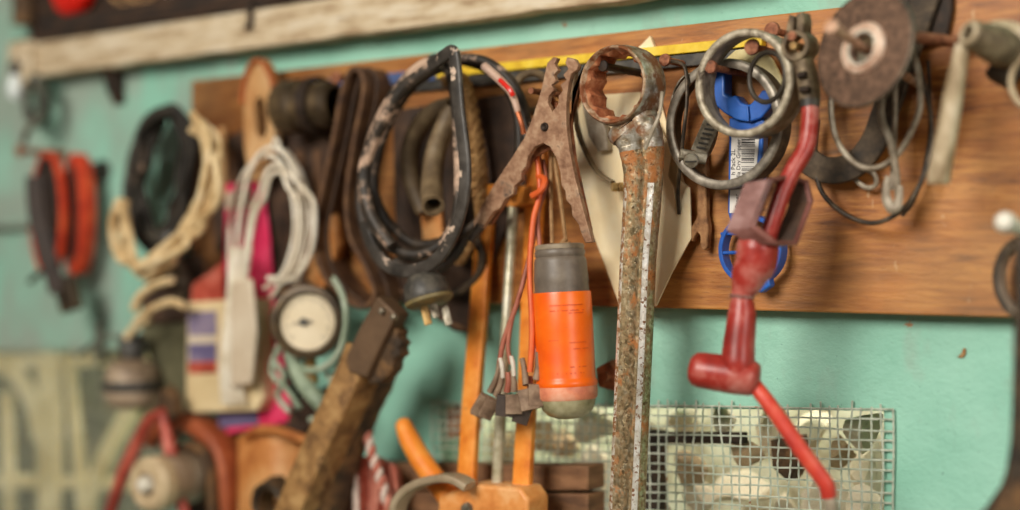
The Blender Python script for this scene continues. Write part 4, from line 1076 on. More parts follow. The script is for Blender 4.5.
# ---------------- caulking gun
t = thing('caulking_gun', 'orange caulking gun hanging with two flat frame bars and grey rod', 'caulking gun', W(490, 490, 50))
def flatbar(pp, wpx, dmm):
    mb = MB(); pts = catmull([W(*p) for p in pp], False, 8); s = S(*pp[0]); sweep(mb, pts, rrect(dmm / 1000, wpx * s / .8, .001), Y3); return mb
b1 = link('frame_bar', flatbar([(486, 222, 29), (483, 255, 30), (480, 300, 36), (471, 415, 50), (466, 500, 58)], 16, 6), 'orange_paint', t, bevel=.4)
mb = MB(); q = S(484, 253, 46); lathe(mb, [(0, 0), (3 * q, 0), (3 * q, .0022), (2 * q, .003), (0, .003)], W(484, 254, 33), -Y3, 16); link('rivet', mb, 'zinc', b1)
link('frame_bar', flatbar([(538, 150, 28), (535, 200, 30), (531, 300, 38), (527, 400, 50), (521, 512, 58)], 16, 6), 'orange_paint', t, bevel=.4)
mb = MB(); tube(mb, [(514, 196, 34), (508, 300, 48), (500, 420, 54), (496, 512, 58)], 5.6, 14); link('push_rod', mb, 'rod_grey', t)
mb = MB(); plate(mb, [(486, 184), (531, 186), (532, 204), (512, 207), (486, 203)], 40, 18); link('front_plate', mb, 'orange_paint', t, bevel=1.2)
mb = MB(); plate(mb, [(438, 496), (470, 484), (520, 488), (528, 500), (526, 545), (436, 545)], 74, 26); link('rear_housing', mb, 'orange_pale', t, bevel=2.5, seg=3)
mb = MB(); tube(mb, [(403, 424, 56), (409, 438, 57), (420, 458, 60), (434, 478, 62), (452, 500, 64)], [8, 10.5, 11, 11, 12], 18); link('handle', mb, 'orange_dull', t)
mb = MB(); lathe(mb, [(0, .0065), (.004, .006), (.0060, .004), (.0068, 0)], W(404.5, 427, 56), (W(403, 424, 56) - W(411, 442, 57)).normalized(), 18); link('handle_end', mb, 'orange_dull', t)
mb = MB(); band(mb, [(398, 540, 84), (398, 508, 84), (409, 490, 84), (430, 480, 84), (454, 478, 84), (470, 486, 82)], 16, 6, up=Y3); link('trigger', mb, 'band_grey', t)
mb = MB(); q = S(470, 508, 76); lathe(mb, [(0, 0), (7 * q, 0), (6 * q, .003), (0, .0035)], W(468, 509, 74), -Y3, 18); link('pivot_bolt', mb, 'zinc', t)

# ---------------- orange hanging lamp
t = thing('inspection_lamp', 'bright orange cylinder lamp with grey cap hung on two tan cords', 'lamp', W(567, 418, 66))
top = W(559.3, 243, 66); bot = W(568.5, 419, 66); q = S(564, 330, 66); ax = (bot - top).normalized(); L = (bot - top).length
def lat(nm, prof, mat, par=t):
    mb = MB(); lathe(mb, [(r_ * q, h * L) for r_, h in prof], top, ax, 56); return link(nm, mb, mat, par, smooth=35)
lat('cap', [(0, .035), (24, .035), (25.5, .05), (25.2, .07), (24.4, .08), (25.6, .09), (26.4, .11), (27.2, .19), (27.6, .21), (27.2, .23), (27.6, .285), (0, .285)], 'cap')
lat('cap_rim', [(0, .008), (21, .006), (24, .01), (25, .022), (24.6, .036), (0, .036)], 'cap_rim')
body = lat('body', [(0, .28), (28.8, .28), (29.3, .29), (29.6, .5), (29.2, .76), (29.6, .772), (31, .785), (31.2, .80), (30.6, .812), (0, .812)], 'orange')
lat('salmon_band', [(0, .81), (30.4, .81), (30.8, .84), (30.3, .875), (28.6, .888), (0, .888)], 'salmon')
lat('lens_dome', [(0, .885), (28.6, .885), (28, .905), (25.4, .945), (20, .978), (11, .996), (0, 1.0)], 'dome')
# rows of small worn print round the body
def print_rows():
    mb = MB(); rs = random.Random(3)
    u = (CR - ax * CR.dot(ax)).normalized(); v = u.cross(ax).normalized()
    if v.dot(CF) > 0: v = -v
    for h, a0, a1, wd in ((.355, -.5, .7, .95), (.385, -.5, .7, .95), (.40, .15, .7, .9), (.55, -.6, -.1, .7), (.565, .1, .75, .9), (.60, .25, .8, .8), (.70, .1, .7, .6), (.735, -.35, .65, .5)):
        a = a0
        while a < a1:
            da = rs.uniform(.02, .06)
            if rs.random() < wd:
                pts = []
                for aa, hh in ((a, -.003), (a + da, -.003), (a + da, .003), (a, .003)):
                    d = u * math.sin(aa) + v * math.cos(aa)
                    pts.append(top + ax * (h + hh) * L + d * q * 29.75)
                mid = u * math.sin(a) + v * math.cos(a)
                prism(mb, pts, mid * -.0004)
            a += da + .012
    return mb
link('worn_print', print_rows(), 'orange_print', body, smooth=0)
for pp in ([(551, 150, 60), (551, 195, 64), (552, 243, 67)], [(553, 150, 58), (560, 196, 62), (566, 243, 65)]):
    mb = MB(); tube(mb, pp, 2.0, 8); link('hanging_cord', mb, 'cord', t)
mb = MB(); tube(mb, [(566, 238, 66), (562, 244, 67), (570, 244, 67)], 2.4, 8); link('cord_knot', mb, 'cord', t)

# ---------------- connectors on wires
t = thing('wire_harness', 'bunch of dusty brown connectors on orange and pinkish wires', 'wire harness', W(510, 418, 84))
for pp, r, m_ in (([(536, 150, 66), (540, 190, 70), (533, 222, 74), (530, 270, 78), (532, 330, 82), (530, 372, 84)], 3.1, 'wire_orange'),
                  ([(539, 150, 62), (539, 200, 66), (531, 250, 72), (518, 300, 80), (504, 340, 84), (499, 366, 86)], 2.6, 'wire_pink'),
                  ([(543, 160, 60), (546, 185, 64), (538, 215, 68), (540, 260, 72), (535, 330, 78), (538, 366, 82)], 2.4, 'wire_pink'),
                  ([(520, 292, 80), (512, 320, 82), (508, 345, 84), (511, 364, 84)], 2.2, 'wire_pink')):
    mb = MB(); tube(mb, pp, r, 10); link('wire', mb, m_, t)
mb = MB(); tube(mb, [(532, 196, 76), (541, 190, 76), (545, 180, 72), (538, 176, 68)], 3.4, 8); link('wire_knot', mb, 'wire_orange', t)
CN = [((500, 362, 86), (490, 392, 86), (479, 410, 86), 14, 'connector'), ((502, 372, 88), (496, 396, 88), (487, 412, 88), 13, 'connector'), ((508, 372, 88), (507, 392, 88), (505, 410, 88), 19, 'connector_dark'),
      ((512, 370, 86), (514, 392, 86), (514, 408, 86), 17, 'connector'), ((522, 358, 84), (526, 385, 86), (530, 404, 86), 20, 'connector'), ((538, 352, 82), (536, 380, 84), (536, 400, 84), 15, 'connector'), ((530, 376, 80), (527, 400, 80), (521, 417, 80), 16, 'connector_dark')]
for a, b, c_, w_, m_ in CN:
    mb = MB(); tube(mb, [a, ((a[0] * .6 + b[0] * .4) + 1, (a[1] + b[1]) / 2, a[2]), b], [2.6, 3.1, 3.6], 10); bt = link('boot', mb, 'wire_pink' if m_ == 'connector_dark' else 'connector', t)
    mb = MB(); p0, p1 = W(*b), W(*c_); p0 = p0.lerp(p1, .42); s = S(*c_); d = (p1 - p0).normalized()
    sweep(mb, [p0 - d * .003, p0, p0 + d * .004, p1 + d * 6 * s], rrect(w_ * s, 9 * s, 1.2 * s), (CR - d * CR.dot(d)).normalized())
    link('connector', mb, m_, t, bevel=.5)
for x, y in ((500, 366), (511, 364)):
    mb = MB(); tube(mb, [(x, y - 8, 89), (x + 2, y, 89), (x + 3, y + 12, 89)], [2.2, 2.5, 2.2], 10); link('crimp', mb, 'crimp', t)

# rusty nut on the wall beside the spanner shaft
t = thing('square_nut', 'rust brown square nut on a stud in the mint wall behind the spanner shaft', 'nut', W(612, 375, 0)); q = S(614, 374, 20) * .78
mb = MB(); c = W(626, 374, 0)
lathe(mb, [(0, .002), (19 * q, .002), (21 * q, .005), (21 * q, .022), (19 * q, .025), (0, .025)], c, -Y3, 5); link('nut', mb, 'rust', t, smooth=20)
mb = MB(); lathe(mb, [(0, 0), (7 * q, 0), (7 * q, .028), (6 * q, .030), (0, .030)], c, -Y3, 16); link('stud', mb, 'rust', t)
mb = MB(); lathe(mb, [(0, 0), (23 * q, 0), (23 * q, .0022), (0, .0022)], c, -Y3, 24); link('washer', mb, 'dark_rust', t)

# ================================================================== RINGS, NAILS AND THE BLUE HANGER
def nail(label, head, o_head, base_o=18, r=.0023, hr=.0042, m_='nail'):
    hp = W(head[0], head[1], o_head); L_ = (o_head - base_o) / 1000
    c0 = hp + Y3 * L_
    t = thing('nail', label, 'nail', c0)
    mb = MB(); lathe(mb, [(0, -.003), (r, -.003), (r, L_ - .001), (0, L_ - .001)], c0, -Y3, 14); link('shank', mb, m_, t)
    mb = MB(); lathe(mb, [(0, L_ - .0015), (hr, L_ - .0015), (hr * 1.05, L_ - .0005), (hr * .95, L_ + .0012), (0, L_ + .0016)], c0, -Y3, 20); link('nail_head', mb, m_, t)
nail('rusty nail beside the ring spanner with dark wire hooked over it', (665, 60), 46)
nail('rusty nail inside the front metal ring, its shank in full view', (711, 67), 66)
nail('big headed rusty nail holding the small dark rubber ring', (752, 47), 58, hr=.0052)
nail('rusty nail at the board top between the metal rings and the grey terminal', (772, 30), 40, hr=.0052)

def ring3(nm, label, cx, cy, rpx, wall_px, o_front, depth, mat, rim):
    c = W(cx, cy, o_front); q = S(cx, cy, o_front); R = rpx * q; w_ = wall_px * q; d = depth / 1000
    t = thing(nm, label, 'ring', c)
    mb = MB(); lathe(mb, [(R - w_, .0012), (R - w_, d * .55), (R - w_ * .55, d * .6), (R - w_ * .55, d), (R, d), (R, .0012)], c, Y3, 80, True); link('sleeve', mb, mat, t, smooth=35)
    mb = MB(); lathe(mb, [(R - w_ * 1.04, .0022), (R - w_ * 1.02, .0004), (R - w_ * .8, -.0004), (R - w_ * .2, -.0004), (R + .0002, .0004), (R + .0005, .0022)], c, Y3, 80, True); link('rim', mb, rim, t, smooth=50)
    return t
t = ring3('metal_ring', 'grey metal ring with worn lip hung in front of the blue hanger', 742.5, 83, 54, 7, 68, 21, 'ring', 'ring_edge')
t = ring3('metal_ring', 'larger dusty grey ring hung behind and below the other, in front of the barcode', 722, 124, 65, 8.5, 46, 15, 'rubber', 'ring')
c = W(767, 77, 60); q = S(767, 77, 60)
mb = MB(); torus_w(mb, c, Y3 * .9 + X3 * .3, 25 * q, 2.6 * q, 56, 12); o = link('rubber_ring', mb, 'oring'); tag(o, 'small thin dark rubber ring hung inside the upper metal ring', 'rubber ring')
mb = MB(); plate(mb, [(724, 60), (735, 50), (760, 46), (772, 60), (790, 96), (796, 106), (789, 110), (778, 92), (758, 66), (742, 60)], 30, 4); o = link('bent_lath', mb, 'pale_wood', bevel=.8); tag(o, 'pale split lath crossing behind the small rubber ring', 'lath')
# tension spring band
t = thing('hose_clamp', 'slotted steel hose clamp with screw hanging inside the larger ring', 'hose clamp', W(703, 165, 40))
c = W(694, 118, 34); q = S(700, 130, 34)
mb = MB(); pts = [c + X3 * q * 24 * math.cos(a) + UP * q * 44 * math.sin(a) for a in [2 * PI * k / 48 for k in range(48)]]; sweep(mb, pts, rrect(.0105, .0012, .0003), Y3, True); bd = link('band', mb, 'zinc', t)
p0 = W(699, 152, 48); p1 = W(712, 122, 48); d = (p1 - p0).normalized()
mb = MB(); sweep(mb, [p0, p1], rrect(17 * q, .0016, .0004), (CR - d * CR.dot(d)).normalized()); tg = link('slotted_tail', mb, 'zinc', t)
mb = MB()
for k in range(6):
    pc = p0.lerp(p1, .12 + k * .155) - CF * .0012; u_ = (CR - d * CR.dot(d)).normalized()
    sweep(mb, [pc - u_ * q * 4.5 - d * q * .5, pc + u_ * q * 4.5 + d * q * 1.4], rrect(2.0 * q, .0008, .0002), d)
link('slot', mb, 'black_paint', tg, smooth=0)
mb = MB(); hs = W(692, 158, 50); sweep(mb, [hs - CR * q * 12 + UP * q * 4, hs + CR * q * 14 - UP * q * 1], rrect(11 * q, 10 * q, 2.5 * q), UP); link('screw_housing', mb, 'zinc', t, bevel=.3)
mb = MB(); ax2 = (CR * -.2 - CF * .9 - UP * .35).normalized(); c2 = W(691, 161, 58); lathe(mb, [(0, -.004), (7 * q, -.004), (7.5 * q, -.001), (6.5 * q, .0008), (0, .001)], c2, ax2, 20); sw = link('screw', mb, 'zinc', t)
mb = MB(); box(mb, c2 + ax2 * .001, (11 * q, .0008, 1.6 * q), ax2.to_track_quat('Y', 'Z').to_matrix()); link('screw_slot', mb, 'black_paint', sw, smooth=0)

# blue plastic holder with barcode label
t = thing('plastic_hanger', 'bright blue plastic hanger with white barcode label, rings at both ends', 'hanger', W(748, 290, 24))
mb = MB(); pts = [(712, 70), (722, 66), (722, 92), (736, 104), (746, 116), (752, 96), (766, 90), (776, 80), (786, 74), (784, 96), (776, 112), (764, 122), (750, 126), (734, 121), (720, 112), (712, 96)]
pts = [(711, 62), (724, 62), (724, 94), (730, 97), (735, 95), (741, 103), (749, 105), (757, 97), (762, 90), (776, 92), (770, 108), (761, 118), (749, 122), (736, 120), (724, 113), (714, 104), (711, 92)]
plate(mb, pts, 33, 12); link('cradle', mb, 'blue', t, bevel=1.2, seg=3)
mb = MB(); tube(mb, [(747, 106, 34.5), (748, 114, 34.5), (748, 121, 34.5)], 1.4, 8); link('cradle_rib', mb, 'blue', t)
mb = MB(); plate(mb, [(729, 118), (764, 118), (761, 180), (752, 216), (741, 226), (730, 222), (727.5, 212)], 29, 8); st = link('stem', mb, 'blue', t, bevel=1)
LC = [(731.5, 132), (759.5, 133), (758, 172), (750, 206), (740, 214), (729.5, 212)]
mb = MB(); plate(mb, [(731.5, 132), (759.5, 133), (756, 172), (747, 212), (729.5, 213)], 29.6, .7); lb = link('label', mb, 'label', t, smooth=0)
mb = MB(); rs = random.Random(11); y = 139.0
for grp in range(3):
    n_ = 0
    while n_ < (4, 9, 9)[grp]:
        h = rs.choice([.5, .7, 1.1, 1.5, .6])
        plate(mb, [(741.5, y), (755 - (y - 139) * .05, y), (755 - (y - 139) * .05, y + h), (741.5, y + h)], 29.8, .35); y += h + rs.choice([.6, .8, 1.1]); n_ += 1
    y += 2.4
link('barcode', mb, 'ink', lb, smooth=0)
sz = 6.6 * S(735, 170, 30)
text_mesh('h Pack 2L', sz, 'ink', 'printed_line', lb, W(733.3, 175, 29.8), UP, -X3, .00012)
text_mesh('ella Dry Gripper A', sz * .93, 'ink', 'printed_line', lb, W(738.6, 180, 29.8), UP, -X3, .00012)
text_mesh('Paper', sz * .9, 'ink', 'printed_line', lb, W(737.2, 208, 29.8), UP, -X3, .00012)
c = W(749, 250, 34); q = S(749, 250, 34)
mb = MB(); loops = []
lathe(mb, [(35 * q, 0), (30.5 * q, 0), (30.5 * q, .010), (35 * q, .010)], c, Y3, 64, True); link('lower_ring', mb, 'blue', t, bevel=.5)
mb = MB()
for y_ in (234, 253):
    sweep(mb, [W(722, y_, 31), W(777, y_ - 2, 31)], rrect(.004, 3.6 * q, .0008), Y3)
link('cross_bar', mb, 'blue', t)
mb = MB(); plate(mb, [(752, 281), (768, 276), (770, 286), (760, 293), (754, 290)], 33, 8); link('tab', mb, 'blue', t, bevel=1)

# small open end spanner behind the rings
t = thing('fork_spanner', 'small rusty fork ended spanner hanging between paper sleeve and blue hanger', 'spanner', W(682, 240, 26))
mb = MB(); plate(mb, [(688, 150), (704, 150), (706, 172), (706, 214), (708, 226), (707, 248), (703, 251), (700, 247), (700, 236), (697, 232), (694, 236), (692, 242), (688, 238), (691, 227), (697, 216), (697, 172)], 28, 6); link('fork_blade', mb, 'fork', t, bevel=.9)
# thin wires hooked on the nail
mb = MB(); tube(mb, [(668, 61, 44), (680, 63, 46), (686, 72, 48), (687, 100, 50), (684, 130, 50), (680, 168, 44), (678, 190, 36), (679, 214, 30)], 1.9, 8); o = link('thin_wire', mb, 'wire_dark'); tag(o, 'thin dark wire hooked over a nail and hanging before the larger ring', 'wire')
mb = MB(); tube(mb, [(662, 92, 84), (660, 112, 88), (654, 128, 90), (645, 149, 88)], 2.0, 8); o = link('thin_wire', mb, 'wire_grey'); tag(o, 'short grey wire end lying across the neck of the ring spanner', 'wire')

# ================================================================== RED CABLE WITH TERMINAL
t = thing('battery_cable', 'red battery cable with grey terminal clamp, maroon hexagonal collar and tee boot', 'cable', W(740, 390, 95))
c = W(794.5, 45.5, 70); q = S(795, 46, 70)
mb = MB(); lathe(mb, [(10.5 * q, 0), (15 * q, 0), (16 * q, .0012), (16 * q, .014), (15 * q, .015), (10.5 * q, .015)], c, Y3, 40, True); tm = link('terminal_clamp', mb, 'steel_grey', t, bevel=.4)
for pp in ([(785, 32), (789, 14), (794, 17), (793, 33)], [(796, 32), (796, 14), (802, 11), (804, 20), (803, 34)]):
    mb = MB(); plate(mb, pp, 69, 12); link('clamp_ear', mb, 'steel_grey', t, bevel=.8)
mb = MB(); pts = [W(801, 54, 62), W(806, 72, 62), (W(809, 88, 62)), W(810, 101, 62)]; sweep(mb, catmull(pts, False, 6), rrect(.014, 18 * q, .004), Y3); link('terminal_neck', mb, 'steel_grey', t, bevel=.5)
mb = MB(); tube(mb, [(798, 76, 71), (806, 74, 71)], 3.4, 10); tube(mb, [(800, 90, 71), (809, 89, 71)], 3.4, 10); link('crimp_dent', mb, 'dark_nail', t)
mb = MB(); lathe(mb, [(0, -.012), (.0024, -.012), (.0024, .004), (0, .004)], W(796, 46, 70), -Y3, 12); bo = link('bolt', mb, 'brass', t)
mb = MB(); lathe(mb, [(0, .004), (.0030, .004), (.0030, .0065), (0, .007)], W(796, 37, 70), -Y3, 6); link('bolt_head', mb, 'nail', bo)
mb = MB(); c3 = W(810, 99, 64); lathe(mb, [(0, 0), (10 * q, 0), (10 * q, .005), (0, .005)], c3, -UP, 24); link('collar', mb, 'black_paint', t)
mb = MB(); tube(mb, [(810, 101, 64), (810, 120, 66), (806, 147, 70), (793, 170, 76), (782, 194, 82), (774, 218, 86), (767, 240, 88), (764, 262, 88)], 9.0, 16, k=8); link('red_cable', mb, 'red', t)
# open six sided collar of bent sheet round the cable, its mouth turned to the right
mouth = [W(*p) for p in ((772, 179, 98), (753, 227, 106), (775, 244, 102), (797, 245, 84), (813, 201, 66), (808, 181, 66), (789, 175, 80))]
shift = W(744, 183, 98) - W(772, 179, 98)
rear = [p + shift * (1.0 if k < 2 else .8) for k, p in enumerate(mouth)]
cm, cr = sum(mouth, Vector()) / 7, sum(rear, Vector()) / 7
def shr(ps, c_, k): return [c_ + (p - c_) * k for p in ps]
mb = MB(); loft(mb, [mouth, rear, shr(rear, cr, .92), shr(mouth, cm, .92)], closed_v=True)
cl_ = link('hex_collar', mb, 'maroon', t, smooth=25, bevel=.8)
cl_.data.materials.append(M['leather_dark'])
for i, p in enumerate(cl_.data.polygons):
    if 14 <= i < 21: p.material_index = 1  # inner faces: shade inside the collar painted in with a dark material
mb = MB(); loft(mb, [[p.lerp(q_, -.03) for p, q_ in zip(shr(mouth, cm, k), shr(rear, cr, k))] for k in (1.02, .9)] + [[p.lerp(q_, .14) for p, q_ in zip(shr(mouth, cm, k), shr(rear, cr, k))] for k in (.9, 1.02)], closed_v=True)
link('mouth_lip', mb, 'maroon_dark', cl_, smooth=25, bevel=.5)
mb = MB(); prof = []
rows = [(760, 236, 92, 17), (758, 246, 92, 21), (756, 262, 92, 21), (750, 274, 93, 18.5), (746, 285, 94, 15.5), (743, 292, 95, 11.5), (742, 296, 95, 10.5), (742, 301, 95, 11.5), (742, 312, 95, 14), (741, 326, 96, 15), (739, 345, 97, 16), (738, 362, 98, 17), (738, 374, 98, 16)]
tube(mb, [r_[:3] for r_ in rows], [r_[3] for r_ in rows], 24, k=6); link('sleeve', mb, 'red', t)
mb = MB(); torus_w(mb, W(742, 296.5, 95), (W(742, 310, 95) - W(744, 285, 94)).normalized(), 11.2 * S(742, 296, 95), 1.8 * S(742, 296, 95), 36, 8); link('neck_ring', mb, 'maroon', t)
mb = MB(); e0, e1 = W(700, 370, 104), W(752, 378, 94); a2 = (e1 - e0).normalized(); L2 = (e1 - e0).length; q2 = S(726, 374, 100)
lathe(mb, [(0, -.006), (12 * q2, -.006), (16.5 * q2, -.0035), (18 * q2, 0), (18.6 * q2, L2 * .3), (19 * q2, L2 * .7), (18 * q2, L2), (14 * q2, L2 + .004), (0, L2 + .005)], e0, a2, 36); link('tee_boot', mb, 'red', t, smooth=60)
mb = MB(); tube(mb, [(752, 382, 94), (766, 400, 94), (782, 422, 92), (799, 447, 90), (816, 470, 86), (826, 484, 84), (829, 496, 82)], [7.5, 8, 8.2, 8.4, 8.4, 8.2, 8.2], 16); link('tail_cable', mb, 'red_bright', t)
mb = MB(); tube(mb, [(829, 495, 82), (831, 503, 82), (834, 514, 80)], [6.5, 7, 6.5], 14); link('tail_end', mb, 'wire_grey', t)

# ================================================================== RIGHT PART OF THE BOARD
# cutting disc on its nail
c = W(865, 49, 92); q = S(865, 49, 92)
vd = (c - CAM).normalized(); rd = vd.cross(UP).normalized(); ud = rd.cross(vd)
ax = (-vd * .72 + (rd * -.92 + ud * .39).normalized() * .694).normalized()
t = thing('cutting_disc', 'worn brown abrasive cutting disc with pale washer hung on a long nail', 'cutting disc', c)
mb = MB(); lathe(mb, [(14 * q, -.0016), (14 * q, .0016), (58.5 * q, .0014), (60 * q, .0008), (60 * q, -.0008), (58.5 * q, -.0014)], c, ax, 96, True); link('abrasive', mb, 'disc', t, smooth=40)
mb = MB(); lathe(mb, [(18 * q, -.003), (18 * q, .0034), (19 * q, .0042), (25.5 * q, .0036), (27 * q, .0022), (27 * q, -.0022), (22 * q, -.003)], c, ax, 56, True); link('washer', mb, 'disc_hub', t, smooth=40)
mb = MB(); lathe(mb, [(16 * q, -.013), (16 * q, .0036), (18 * q, .0036), (18 * q, -.013)], c, ax, 48, True); link('bore_bush', mb, 'white_metal', t, smooth=40)
mb = MB(); lathe(mb, [(58.7 * q, .0016), (60.4 * q, .0012), (60.4 * q, -.0012), (58.7 * q, -.0016)], c, ax, 96, True); link('frayed_edge', mb, 'wire_dark', t)
hp = W(832, 27, 131); bp = hp + (W(865, 49, 92) - hp) * (113 / 39)
t = thing('nail', 'long pinkish rusty nail through the middle of the cutting disc', 'nail', bp); d = (hp - bp).normalized(); Ln = (hp - bp).length
mb = MB(); lathe(mb, [(0, -.003), (.0026, -.003), (.0026, Ln - .001), (0, Ln - .001)], bp, d, 14); link('shank', mb, 'nail_tan', t)
mb = MB(); lathe(mb, [(0, Ln - .001), (.0040, Ln - .001), (.0044, Ln), (.004, Ln + .0014), (0, Ln + .0017)], bp, d, 20); link('nail_head', mb, 'nail_tan', t)

# dark rubber strap behind, wires and cables on the board
t = thing('rubber_strap', 'dark flat rubber strap drooping behind the cutting disc', 'strap', W(860, 180, 30))
mb = MB(); band(mb, [(936, -30, 26), (922, 10, 27), (904, 60, 28), (886, 110, 29), (872, 145, 30), (852, 166, 31), (826, 170, 32), (804, 158, 33)], 4.5, 17, up=Y3); link('strap_tail', mb, 'rubber', t)
t = thing('iron_plate', 'dark oily iron plate hung on the board right of the cutting disc', 'plate', W(925, 20, 30))
mb = MB(); plate(mb, [(898, -50), (950, -60), (952, 8), (946, 40), (916, 48), (900, 36)], 24, 5); link('plate', mb, 'dark_nail', t, bevel=1.2)  # dark sheet added in place of the shade on the board here
for nm, lab, pp, r, m_ in (
    ('wire_loop', 'long dark wire loop hanging lowest below the cutting disc', [(818, 120, 30), (815, 160, 32), (822, 192, 34), (845, 214, 36), (874, 223, 38), (902, 210, 38), (920, 184, 36), (930, 150, 34), (930, 110, 32), (920, 70, 30), (908, 40, 28)], 2.6, 'wire_dark'),
    ('wire_loop', 'upper grey brown wire loop under the cutting disc', [(834, 70, 40), (831, 110, 42), (838, 142, 44), (856, 164, 46), (876, 168, 46), (896, 156, 46), (910, 134, 46), (920, 106, 44), (918, 70, 42), (910, 44, 40)], 3.1, 'wire_grey'),
    ('grey_cable', 'pale grey cable hanging straight with a flattened end under the disc', [(888, 60, 48), (882, 100, 50), (882, 120, 50), (890, 140, 50), (896, 170, 48), (898, 196, 46)], 3.6, 'wire_grey'),
    ('grey_cable', 'second thin grey cable crossing behind the upper wire loop', [(902, 50, 38), (896, 84, 38), (895, 120, 38), (894, 150, 38), (892, 190, 38)], 2.8, 'wire_grey'),
    ('thin_wire', 'thin dark wire hanging beside the loops near the pale rod', [(928, 60, 26), (930, 100, 26), (930, 130, 27), (924, 168, 28), (914, 200, 28), (902, 216, 28)], 1.8, 'wire_dark')):
    mb = MB(); tube(mb, pp, r, 10); o = link(nm, mb, m_); tag(o, lab, 'cable' if 'cable' in nm else 'wire')
mb = MB(); tube(mb, [(888, 176, 48), (886, 196, 48), (892, 208, 48), (898, 204, 48), (900, 186, 48)], [3, 5, 6, 5, 3], 10, squash=.6); o = link('cable_lug', mb, 'wire_grey', None); tag(o, 'flattened grey lug at the foot of the pale grey cables', 'lug')
mb = MB(); tube(mb, [(850, 172, 26), (858, 182, 26), (868, 188, 26), (876, 184, 26), (874, 174, 26), (864, 170, 26)], 2.6, 8, True); o = link('small_ring', mb, 'wire_grey'); tag(o, 'small pale bent ring on the board inside the lower wire loop', 'ring')
# long bolt and pale rod on a pipe tee
t = thing('long_bolt', 'long dark rusty bolt sticking out level right of the cutting disc', 'bolt', W(940, 42, 40))
mb = MB(); a3, b3 = W(906, 36, 70), W(972, 44, 22); dd = (b3 - a3).normalized(); lathe(mb, [(0, 0), (.0036, 0), (.0036, (b3 - a3).length), (0, (b3 - a3).length)], a3, dd, 14); link('shank', mb, 'nail', t)
mb = MB(); lathe(mb, [(0, -.006), (.0075, -.006), (.0075, 0), (0, 0)], a3, dd, 6); link('bolt_head', mb, 'dark_nail', t, smooth=20)
t = thing('pipe_tee', 'grey pipe tee with open end and a pale worn rod hanging down', 'pipe fitting', W(968, 60, 60)); q = S(970, 40, 74)
c = W(969, 33, 84); ax = (X3 * .96 + Y3 * .42 + UP * .03).normalized()
ax = (W(1008, 50, 58) - c).normalized()
mb = MB(); lathe(mb, [(7.5 * q, .0008), (9 * q, -.0008), (12.5 * q, -.0006), (14 * q, .0012), (15 * q, .006), (18 * q, .014), (20 * q, .022), (18 * q, .032), (8 * q, .032)], c, ax, 36, True); tb = link('tee_body', mb, 'steel_grey', t, smooth=50)
mb = MB(); lathe(mb, [(7.8 * q, -.0012), (10 * q, -.0016), (13 * q, -.0002), (13.4 * q, .002), (7.8 * q, .002)], c, ax, 36, True); link('lip', mb, 'chalk_rod', tb, smooth=50)
mb = MB(); lathe(mb, [(0, .010), (8 * q, .010), (8 * q, .014), (0, .014)], c, ax, 24); link('dark_bore', mb, 'black_paint', tb)
mb = MB(); tube(mb, [(982, 38, 70), (996, 31, 64), (1012, 32, 58), (1026, 42, 54), (1036, 60, 50)], [11, 10.5, 10, 10, 10], 16); link('curved_arm', mb, 'chalk_rod', t)
mb = MB(); tube(mb, [(962, 44, 80), (958, 70, 80), (953, 96, 80), (948, 126, 80), (942, 160, 80), (939, 178, 80), (938.5, 184, 80)], [6.5, 8.5, 10, 10.5, 11, 11.5, 10], 18); link('rod', mb, 'chalk_rod', t)
mb = MB(); c4 = W(996, 62, 44); lathe(mb, [(0, 0), (16 * q, 0), (18 * q, .004), (14 * q, .016), (0, .018)], c4, (CR * .6 - UP * .6 - CF * .3).normalized(), 20); link('dark_boss', mb, 'dark_steel', t)
c = W(1041, 80, 60); q = S(1041, 80, 60)
mb = MB(); torus_w(mb, c, Y3, 30 * q, 3.2 * q, 48, 10); o = link('pale_ring', mb, 'chalk_rod'); tag(o, 'pale wire ring hanging below the curved arm of the pipe tee', 'ring')
# right edge
t = thing('white_peg', 'white headed peg in the board above the dark steel bar', 'peg', W(1010, 222, 40))
mb = MB(); a3, b3 = W(1005, 222, 96), W(1040, 236, 18); dd = (b3 - a3).normalized(); lathe(mb, [(0, 0), (.0042, 0), (.0042, (b3 - a3).length), (0, (b3 - a3).length)], a3, dd, 14); link('shank', mb, 'white_metal', t)
mb = MB(); lathe(mb, [(0, -.004), (.004, -.0036), (.0058, -.001), (.0058, .003), (.004, .005), (0, .005)], a3, dd, 18); link('peg_head', mb, 'white_metal', t)
c = W(1026, 278, 44); q = S(1026, 278, 44); t = thing('hose_ring', 'dull grey ring leaning behind the dark steel bar at the board edge', 'ring', c)
mb = MB(); lathe(mb, [(29 * q, 0), (33 * q, -.001), (34.5 * q, .002), (34.5 * q, .014), (33 * q, .016), (29 * q, .015)], c, Y3, 48, True); r1 = link('outer_ring', mb, 'rubber', t)
r1.scale.z = 1.28
mb = MB(); lathe(mb, [(27 * q, .002), (29.2 * q, 0), (29.2 * q, .014), (27 * q, .013)], c, Y3, 48, True); r2 = link('inner_lining', mb, 'ring', t); r2.scale.z = 1.28
t = thing('steel_bar', 'tall dark oily steel bar with flared foot standing out right of the mesh', 'steel bar', W(1018, 500, 110))
mb = MB(); pp = [(1012, 236), (1030, 232), (1052, 240), (1052, 600), (930, 600), (950, 540), (984, 508), (999, 486), (1004, 472), (1009, 440), (1011, 380), (1013, 300)]
plate(mb, pp, 112, 22); link('bar', mb, 'dark_steel', t, bevel=3, seg=3)
mb = MB(); plate(mb, [(1004, 480), (1040, 478), (1044, 540), (975, 540), (990, 512)], 118, 6); link('foot_pad', mb, 'dark_rust', t, bevel=2)
